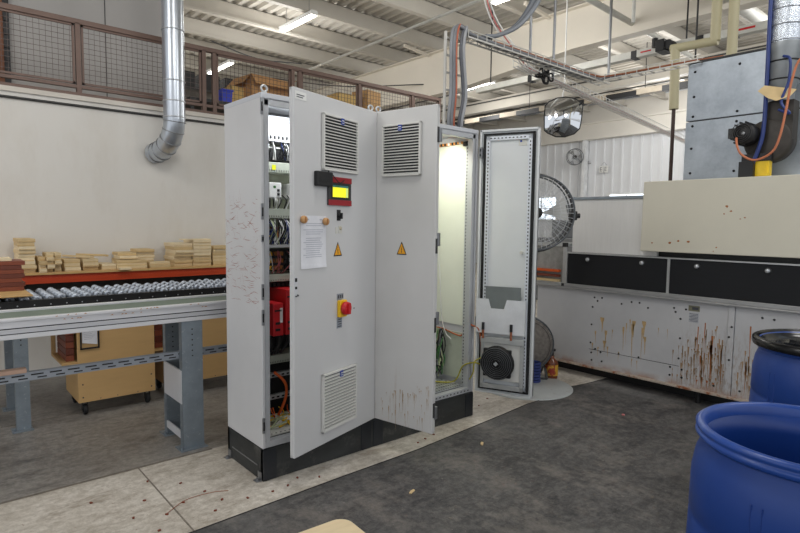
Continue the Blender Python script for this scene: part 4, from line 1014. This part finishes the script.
yaw = -.72
q = MB(); q.cyl((0,.05,-1.55),(0,.05,-.35),.02,14); q.build('fan_pole', 'darksteel', df)
q = MB(); q.torus((0,.05,0),.345,.010,24,8,'y',PI,PI/2+PI/2 if False else 0); q.build('yoke', 'darksteel', df)
q = MB(); q.box(.31,-.02,-.06,.37,.06,.02,.008); q.cyl((.37,.02,-.02),(.40,.02,-.02),.022,12); q.build('tilt_knob', 'black', df)
bs = MB(); bs.lathe([(0,.012),(.06,.03),(.08,.014),(.41,.010),(.425,.004),(.425,-.0)],48,(0,0,0)); o = bs.build('fan_base', mat('base_pale',(186,190,190),.45,.1,.08,4,None,0,(150,144,134),12,(.6,.7))); 
o.parent = df; o.location = (-.02,.10,-1.60)
f2 = guard_fan('floor_fan', (3.02,.43,.34), .265, 'smaller round floor fan with dense grey mesh leaning behind the rear door', -.72, .14, None, 30, 'darksteel', .008, 7, 4, 'darksteel', 'darksteel')
q = MB(); q.lathe([(0,-.14),(.15,-.13),(.255,-.075),(.255,-.07),(0,-.10)],40,(0,0,0),'y'); q.build('dust_filter', mat('mesh_dust',(120,114,108),.9,0,.3,30,None,.3), f2)
q = MB(); q.bar((-.2,-.12,-.325),(.2,-.12,-.325),.03,.02); q.bar((-.2,.14,-.325),(.2,.14,-.325),.03,.02); q.bar((-.2,0,-.2),(-.2,-.12,-.325),.02); q.bar((.2,0,-.2),(.2,-.12,-.325),.02); q.bar((-.2,0,-.2),(-.2,.14,-.325),.02); q.bar((.2,0,-.2),(.2,.14,-.325),.02)
q.build('stand', 'darksteel', f2)
q = MB(); 
for i in range(7): q.torus((0,0,.02+i*.028),.055-.002*(i%2),.014,20,8,'z')
o = q.build('blue_rope_coil', mat('rope_blue',(48,62,120),.8)); o.location = (2.93,.25,0); tag(o, 'coil of blue rope standing on the floor behind the rear cabinet door', 'rope')
bt_ = thing('amber_bottle', (3.20,.235,0), 'amber bottle with yellow label standing on the floor beside the small fan', 'bottle')
q = MB(); q.lathe([(0,0),(.056,0),(.062,.008),(.062,.15),(.055,.175),(.03,.195),(.024,.21),(.024,.225),(0,.225)],28); q.build('bottle_body', mat('amber_glass',(112,58,30),.12,0,.2,10), bt_)
q = MB(); q.lathe([(.0628,.035),(.0634,.04),(.0634,.135),(.0628,.14)],28); q.build('paper_label', mat('label_yellow',(206,160,50),.6,0,.15,14,None,0,(150,50,36),9,(.55,.6)), bt_)
q = MB(); q.cyl((0,0,.225),(0,0,.26),.02,14); q.box(-.03,-.012,.26,.05,.012,.285,.005); q.build('cap', 'black', bt_)

# far wall fan, double sign, mirror
wf = guard_fan('wall_fan', (14.45,7.12,3.66), .25, 'round wall fan high on the ribbed white wall', -.72, .14)
q = MB(); q.tube([(0,.08,0),(.25,.25,-.12),(.62,.20,-.16)], .04, 8); q.build('wall_bracket', 'steel', wf)
q = MB(); q.m(0)
for dy in (-.13,.15): q.box(0,dy-.12,0,.04,dy+.12,.42,.01)
q.m(1)
for dy in (-.13,.15):
    q.box(-.006,dy+.035,.09,0,dy+.06,.33); 
    for z in (.09,.20,.31): q.box(-.006,dy-.06,z,0,dy+.06,z+.03)
es = q.build('wall_socket_plates', ['white','ink'], None); es.scale = (.55,.55,.5); es.location = (14.88,6.36,3.15); tag(es, 'pair of small white square plates with dark E marks on the ribbed wall', 'plates')
MB().tube([(.02,-.2,.42),(.02,.0,.66),(.02,.2,.42)], .008, 6).build('hanging_cord', 'darksteel', es)
mr = thing('convex_mirror', (5.63,1.79,3.03), 'dark rimmed convex safety mirror hanging from a rod above the rear door', 'mirror', None, -.72)
R_ = .27
prof2 = []
def outline(k): 
    return [(-.27,.16),(-.22,.22),(-.10,.275),(.02,.29),(.14,.275),(.24,.22),(.27,.17),(.255,-.05),(.235,-.15),(.16,-.225),(.03,-.27),(-.10,-.27),(-.22,-.22),(-.27,-.18),(-.275,0)]
ol = outline(0)
def dome(f): return .0-.10*(1-f*f)
q = MB(); rings = [1,.85,.68,.5,.32,.15]; vs = []; n = len(ol)
for f in rings: vs += [(x*f, dome(f), z*f) for x, z in ol]
vs.append((0,dome(0),0)); fs = []
for i in range(len(rings)-1):
    for k in range(n): fs.append((i*n+k, i*n+(k+1)%n, (i+1)*n+(k+1)%n, (i+1)*n+k))
for k in range(n): fs.append(((len(rings)-1)*n+k, (len(rings)-1)*n+(k+1)%n, len(vs)-1))
q._add(vs, fs, True); q.build('mirror_face', mat('mirror_glass',(215,218,222),.03,1,.01,2), mr)
q = MB(); q.tube([(x,0,z) for x, z in ol+[ol[0]]], .009, 8); q.build('mirror_rim', 'black', mr)
q = MB(); q.prism([(x*.98,z*.98) for x, z in ol], .005, .015, 'y'); q.build('back_plate', 'darksteel', mr)
q = MB(); q.tube([(-.02,.01,.28),(-.02,.01,.34),(0,.01,.40),(0,.01,2.35)], .010, 8); q.build('hanging_rod', 'white', mr)

# ---------------------------------------------------------- cable ladders
lad = thing('cable_ladder', (1.765,.25,2.2), 'light grey cable ladder rising from the cabinet top and running horizontally to the right', 'cable ladder')
TR = mat('tray_light', (206,204,198), .4, .3, .04, 6)
q = MB(); q.box(-.105,-.01,.0,-.09,.01,.76); q.box(.09,-.01,.0,.105,.01,.76)
for k in range(6): q.box(-.1,-.006,.06+k*.13,.1,.006,.072+k*.13)
q.build('vertical_ladder', TR, lad)
q = MB(); 
for y in (-.05,.05):
    q.box(.10,y-.004,.745,2.25,y+.004,.757); q.box(.10,y-.003,.80,2.25,y+.003,.806)
    for k in range(20): q.box(.10+k*.11,y-.003,.75,.106+k*.11,y+.003,.80)
for k in range(20): q.box(.10+k*.11,-.05,.748,.112+k*.11,.05,.754)
q.build('horizontal_tray', TR, lad)
br = MB()
for y0_ in (2.06,2.16):
    br.box(y0_-.004,-1.0,.745,y0_+.004,-.1,.757); br.box(y0_-.003,-1.0,.80,y0_+.003,-.1,.806)
    for k in range(9): br.box(y0_-.003,-.1-k*.11,.75,y0_+.003,-.106-k*.11,.80)
for k in range(9): br.box(2.06,-.12-k*.11,.748,2.16,-.108-k*.11,.754)
br.build('branch_tray', TR, lad)
cols = [((128,130,134),.013),((112,114,118),.015),((172,96,70),.008),((140,142,146),.014),((90,92,98),.012),((152,154,158),.013),((70,72,76),.010)]
for i, (c_, r) in enumerate(cols):
    x = (1.715,1.735,1.75,1.765,1.81,1.83,1.845)[i]; y = .24-.012*(i%3); ty = .25-.036+.012*i
    a = [(x+.02,y+.02,2.19),(x-.03+.01*(i>3),y-.02,2.30),(x-.02*(i<4)+.01*(i>3),y-.03,2.5),(x-.025,y-.03,2.78),(x-.01,y-.02,2.92),(x+.035,y,3.0+.010*(i%3)),(x+.09,ty,3.015+.010*(i%3)),(x+.17,ty,2.99),(2.2,ty,2.975),(3.0,ty,2.972),(3.7,ty,2.972),(3.86,.20-.01*i,2.972),(3.88,.0,2.97)]
    o = MB().tube(smooth(a,5), r, 8).build('power_cable', mat('cable_%d'%i, c_, .5), None, loc=(1.7,.25,2.5))
    tag(o, ['grey cable on the ladder, outermost left','dark grey thick cable on the ladder beside the outermost one','orange red cable running up the ladder','mid grey cable right of the orange red one on the ladder','slate grey cable near the ladder middle','pale grey cable on the right side of the ladder','thin dark cable at the right edge of the ladder'][i], 'cable')
o = MB().tube(smooth([(2.2,.22,2.99),(3.0,.22,2.99),(3.75,.21,2.99),(3.87,.08,2.99),(3.88,-.3,2.985),(3.90,-.62,2.985),(3.95,-.9,2.985)],5), .009, 8).build('orange_cable', mat('cable_orange_run',(170,104,72),.5), None, loc=(3.88,-.3,2.98)); tag(o, 'orange cable lying in the branch tray that leads to the galvanised enclosure', 'cable')
# big hose bundle hanging from the roof onto the tray
for i in range(4):
    o = MB().tube(smooth([(2.75+.0*i,-.05+.05*i,4.9),(2.72,-.02+.05*i,4.2),(2.70,.02+.04*i,3.75),(2.62,.07+.03*i,3.42),(2.45,.14+.02*i,3.17),(2.25,.2+.02*i,3.05),(2.1,.22+.02*i,3.01)],5), .017, 10).build('grey_hose', mat('hose_grey_%d'%(i%2),((126,130,136),(96,100,108))[i%2],.45), None, loc=(2.6,.1,3.5))
    tag(o, 'grey hose of the bundle curving down from the roof onto the cable tray', 'hose', 'grey hoses curving from the roof')
# red and white run + mesh tray descending to the enclosure
mt = thing('wire_mesh_tray', (2.95,.54,3.0), 'white wire mesh cable tray slanting behind the mirror toward the galvanised enclosure', 'cable tray')
dx = Vector((3.861-2.906,.687-.539,0)).normalized(); sd_ = Vector((-dx.y,dx.x,0)); LT = 7.0
q = MB()
for s_ in (-.06,-.02,.02,.06): q.tube([sd_*s_, sd_*s_+dx*LT], .0055, 5)
for s_ in (-.06,.06): q.tube([sd_*s_+Vector((0,0,.06)), sd_*s_+dx*LT+Vector((0,0,.06))], .004, 5)
s_ = 0
while s_ < LT: q.tube([dx*s_+sd_*-.06+Vector((0,0,.06)),dx*s_+sd_*-.06,dx*s_+sd_*.06,dx*s_+sd_*.06+Vector((0,0,.06))], .0035, 4); s_ += .10
q.build('mesh_basket', 'white', mt)
B = Vector((2.95,.54,3.0))
for i, (c_, g) in enumerate((('white','white'),('pink','red'),('white','white'))):
    a = [Vector((2.55,.75+.03*i,4.3)),Vector((2.60,.72+.03*i,3.9)),Vector((2.72,.66+.03*i,3.45)),B+Vector((-.05,.03*i-.03,.12)),B+dx*.25+sd_*(.03*i-.03)+Vector((0,0,.02))]
    a += [B+dx*k+sd_*(.03*i-.03)+Vector((0,0,.014)) for k in (1,2.5,4,5.5,6.9)]
    o = MB().tube(smooth(a,5), .0065, 8).build('%s_cable' % g, c_, None, loc=tuple(B)); tag(o, ['white cable on the near side of the mesh tray','red cable running down and along the mesh tray','white cable on the far side of the mesh tray'][i], 'cable')
q = MB()
for i in range(9):
    q.torus((random.uniform(3.27,3.52),.55+random.uniform(-.06,.06),3.0+random.uniform(-.03,.08)),.03+random.random()*.03,.009,14,6,random.choice('xyz'))
o = q.build('black_cable_tangle', 'black', None, loc=(3.4,.55,3.0)); tag(o, 'tangle of black cable coils sitting on the wire mesh tray', 'cable'); o['kind'] = 'stuff'

# overhead steel, pipes
def pipe(pts, r, name, m, label, n=10, cat='pipe', group=None):
    o = MB().tube(pts, r, n).build(name, m, None, loc=tuple(pts[0])); return tag(o, label, cat, group)
q = MB(); q.m(0).box(-.06,-2.6,0,.06,4.2,.10,.004); q.m(1)
for y in (-2.2,.5,3.9): q.cyl((0,y,.1),(0,y,1.5),.012,6)
for y in (.72,.30,-.1,1.2,3.0): q.box(-.065,y-.04,-.01,.065,y+.04,.10)
q.m(2).box(-.064,-.34,.045,-.06,-.12,.07); q.box(-.064,.95,.045,-.06,1.1,.065)
o = q.build('crane_beam', ['offwhite','black','red'], None); o.location = (6.5,0,3.90); tag(o, 'long pale horizontal beam with black clamps hanging below the roof at right', 'beam')
q = MB(); q.box(-.12,-.06,-.16,.12,.06,0,.01); q.cyl((-.1,-.1,-.08),(.1,-.1,-.08),.06,12); q.cyl((0,.12,-.06),(0,.12,.06),.04,10)
o = q.build('hoist_trolley', 'black'); o.location = (6.38,.75,4.02); tag(o, 'black hoist trolley on the pale crane beam', 'hoist')
pipe([(3.2,1.40,4.60),(9.4,1.62,4.60)], .045, 'roof_rail', 'offwhite', 'pale rail slanting down across the upper right beside the crane beam')
pipe([(5.2,.2,4.62),(9.2,.2,4.62)], .10, 'roof_pipe', 'offwhite', 'thick pale pipe running under the roof at the upper right corner')
TAN = mat('pipe_tan', (198,190,156), .5, 0, .04, 3)
pipe([(5.5,.185,2.90),(5.5,.20,3.62),(5.5,.20,3.63)], .055, 'tan_pipe', TAN, 'vertical tan pipe drop in front of the far wall, left of the enclosure')
pipe([(5.5,.25,3.62),(5.5,-.27,3.60)], .05, 'tan_pipe', TAN, 'short horizontal tan pipe joining the two vertical tan pipes')
pipe([(5.5,-.24,3.60),(5.5,-.24,5.41)], .055, 'tan_pipe', TAN, 'vertical tan pipe reaching the roof, with a collar, above the enclosure')
pipe([(5.5,-.42,2.0),(5.5,-.42,5.41)], .055, 'tan_pipe', TAN, 'rightmost vertical tan pipe reaching the roof above the enclosure')
pipe([(5.5,.185,.0),(5.5,.185,2.9)], .022, 'dark_pipe', mat('pipe_dark',(70,50,44),.5), 'thin dark brown pipe below the tan pipe drop')
MB()
for (x, y, z0, z1, r, l, m_) in ((6,1.33,3.55,5.1,.02,'grey drop rod hanging left of the crane beam','steel'),(6,1.0,4.24,5.1,.025,'pale drop rod hanging above the roof rail','offwhite'),(6,.17,3.6,5.1,.012,'thin dark rod hanging beside the tan pipes','darksteel'),(3.6,.60,3.0,5.1,.014,'grey rod holding the wire mesh tray','steel'),(2.73,.25,3.0,5.1,.012,'grey rod holding the horizontal cable tray','steel')):
    pipe([(x,y,z0),(x,y,z1)], r, 'hanging_rod', m_, l, 8, 'rod')
pipe([(3.3,5.2,3.86),(3.7,1.1,4.15)], .018, 'sprinkler_pipe', 'offwhite', 'slim cream pipe slanting across the roof above the mezzanine railing')
for i, (a, b) in enumerate((((5.0,9.5,4.9),(7.0,6.2,4.5)),((3.0,8,4.98),(4.8,7.6,4.8)))):
    pts = smooth([a, tuple((a[k]+b[k])/2-(.12 if k == 2 else 0) for k in range(3)), b]); pipe(pts, .012, 'hanging_cable', 'darksteel', ['dark cable sagging below the roof near the deep girder','dark cable sagging between the purlins above the mezzanine'][i], 6, 'cable')
q = MB()
for (y, s_) in ((9.4,1),(5.2,1),(2.4,1)):
    q.box(-.012,y-2.4,.0,.012,y+2.4,.16)
o = None
# long black slotted heater beam near the far wall
q = MB(); q.m(0).box(-.08,-1,0,.08,10.5,.12,.004); q.m(1)
for k in range(9): q.box(-.085,-.6+k*1.25,-.01,.085,.1+k*1.25,.10)
q.m(1)
for yy in (0,3,6,9): q.cyl((0,yy,.12),(0,yy,1.09),.008,6)
o = q.build('radiant_heater', [mat('heater_tan',(160,150,134),.6),'black'], None); o.location = (10.5,0,4.32); tag(o, 'long radiant heater beam with black sections hanging in front of the far wall', 'heater')
for k in range(4):
    pipe([(8.3+k*1.35,-1.0,4.97),(8.3+k*1.35,13,4.97)], .018, 'roof_bracing_rod', 'darksteel', ['nearest','second','third','farthest'][k]+' dark bracing rod crossing under the purlins beyond the girder', 6, 'rod')
# column box on far right building interior behind machine: far machine blocks
q = MB(); q.box(-.7,-.9,0,.7,.9,1.25,.02); q.box(-.5,-.6,1.25,.4,.5,1.6,.02); q.cyl((0,.4,1.6),(0,.4,1.9),.12,16)
o = q.build('far_machine', mat('far_grey',(126,128,130),.5,.2,.1,2)); o.location = (8.6,3.1,0); tag(o, 'grey machine far behind the pedestal fan', 'machine')

# ================================================================== barrels
BLU = mat('barrel_blue', (22,60,134), .42, 0, .08, 3, None, .05, (60,110,196), 26, (.72,.8))
def barrel(loc, label, lid, R=.29, Hh=.9, rz=0):
    t = thing('plastic_barrel', loc, label, 'barrel', None, rz)
    prof = [(0,.0),(R-.04,.0),(R-.01,.02),(R+.004,.08),(R+.006,.25),(R-.001,.262),(R+.006,.275),(R+.012,.45),(R+.008,.60),(R+.001,.612),(R+.008,.625),(R+.006,.74),(R-.004,.80),(R-.018,.835),(R-.018,.85)]
    if not lid: prof += [(R-.02,.86),(R-.030,.86),(R-.030,.80),(R-.022,.70),(R-.02,.3),(R-.03,.03),(0,.03)]
    q = MB(); q.lathe([(r, h*Hh/.9) for r, h in prof], 64); bd = q.build('barrel_body', BLU, t)
    q = MB(); a = R-.01
    q.lathe([(a-.020,Hh-.05),(a,Hh-.048),(a+.010,Hh-.036),(a+.008,Hh-.026),(a+.002,Hh-.024),(a+.008,Hh-.018),(a+.010,Hh-.008),(a,Hh),(a-.012,Hh-.002),(a-.018,Hh-.012),(a-.020,Hh-.05)], 64); 
    q.build('rim', mat('rim_blue',(34,72,150),.3), t)
    q = MB()
    for an in (2.55, 2.64): q.bar(((R+.006)*math.cos(an),(R+.006)*math.sin(an),.02),((R+.010)*math.cos(an),(R+.010)*math.sin(an),.45),.004,.004); q.bar(((R+.010)*math.cos(an),(R+.010)*math.sin(an),.45),((R+.004)*math.cos(an),(R+.004)*math.sin(an),.76),.004,.004)
    q.build('mould_seam', mat('seam_blue',(16,52,128),.4), bd)
    if lid:
        q = MB(); q.lathe([(0,Hh-.040),(R-.13,Hh-.036),(R-.11,Hh-.022),(R-.09,Hh-.036),(R-.05,Hh-.036),(R-.035,Hh-.016),(R-.02,Hh-.002),(R-.014,Hh+.004)],64)
        for k in range(10):
            t_ = k*PI/5; q.bar((.02*math.cos(t_),.02*math.sin(t_),Hh-.034),((R-.13)*math.cos(t_),(R-.13)*math.sin(t_),Hh-.028),.02,.014)
        q.build('lid', mat('lid_black',(24,26,30),.16,0,.1,5), t)
        q = MB(); q.lathe([(R-.012,Hh-.032),(R+.010,Hh-.032),(R+.016,Hh-.018),(R+.014,Hh+.004),(R,Hh+.012),(R-.014,Hh+.010),(R-.018,Hh)],64); q.build('clamp_ring', mat('ring_black',(20,21,24),.22,.2), t)
    return t
barrel((.496,-2.448,0), 'open blue plastic barrel in the right foreground, empty inside', False, .300, .9, .4)
barrel((2.10,-2.165,0), 'blue plastic barrel closed with a glossy black lid, behind the open barrel', True, .335, .905)

# wooden stool corner in foreground
st_ = thing('wooden_stool', (-.525,-1.45,0), 'pale wooden stool seat corner just entering at the bottom edge of the picture', 'stool', None, -.06)
q = MB(); a, r = .18, .05; poly = []
for (cx, cy, t0) in ((a-r,a-r,0),(-(a-r),a-r,PI/2),(-(a-r),-(a-r),PI),(a-r,-(a-r),1.5*PI)):
    for k in range(7): t = t0+k*PI/12; poly.append((cx+r*math.cos(t), cy+r*math.sin(t)))
q.prism(poly, .425, .45); q.build('seat', mat('stool_wood',(226,206,168),.5,0,.06,4,(1,6,1)), st_, bevel=.004)
for x in (-.12,.12):
    for y in (-.12,.12): MB().bar((x*1.15,y*1.15,0),(x,y,.425),.035).build('leg', 'pine', st_)
MB().bar((-.12,-.12,.15),(.12,-.12,.15),.02).build('stretcher', 'pine', st_); MB().bar((-.12,.12,.15),(.12,.12,.15),.02).build('stretcher', 'pine', st_)

# ------------------------------------------------------------ floor debris
def chip(x, y, w, d, c_, lab, rz=0, group=None, cat='scrap', name='wood_chip'):
    q = MB(); q.prism([(-w/2,-d/2),(w*.4,-d/2*.8),(w/2,d*.3),(0,d/2),(-w/2,d*.2)], .0006, .006); o = q.build(name, c_); o.location = (x,y,0); o.rotation_euler = (0,0,rz); return tag(o, lab, cat, group)
chip(1.409,-.428,.05,.02,'pine','small pale wood chip on the dark floor in front of the middle door',.6)
chip(.582,-.633,.05,.018,'pine','small pale wood chip on the dark floor near the bottom centre',.3)
chip(2.73,-.75,.03,.025,'pink','tiny pink scrap on the dark floor before the machine',.3)
for (x, y) in ((-.42,.05),(-.30,.10),(-.25,-.05),(-.15,-.12),(-.02,-.14),(.10,-.13),(.18,-.08),(-.6,.2),(-.55,-.02),(-.38,.28),(-.68,.05),(.3,-.15),(-.8,.35),(-.5,.42),(1.15,-.12),(1.25,-.10),(1.08,-.14),(-.33,-.14),(-.62,-.15),(2.0,.12),(2.2,.2)):
    chip(x+random.uniform(-.02,.02),y,.016,.012,'mahogany','tiny reddish brown speck on the pale concrete strip',random.random()*3,'reddish specks on the pale concrete','speck','sawdust_speck')
o = MB().tube(smooth([(-.55,-.02,.004),(-.42,.06,.006),(-.28,.05,.008),(-.20,.02,.004)]), .0018, 5).build('rusty_wire', 'copper', None, loc=(-.4,.03,0)); tag(o, 'thin rusty wire lying on the pale concrete before the cabinet corner', 'wire')

# --------------------------------------------------------------- world
w = bpy.data.worlds.new('world'); S.world = w; w.use_nodes = True
bg = w.node_tree.nodes['Background']; bg.inputs[0].default_value = (.93,.96,1,1); bg.inputs[1].default_value = WS
S.view_settings.view_transform = 'Standard'; S.view_settings.look = 'None'; S.view_settings.exposure = EXPO; S.view_settings.gamma = 1
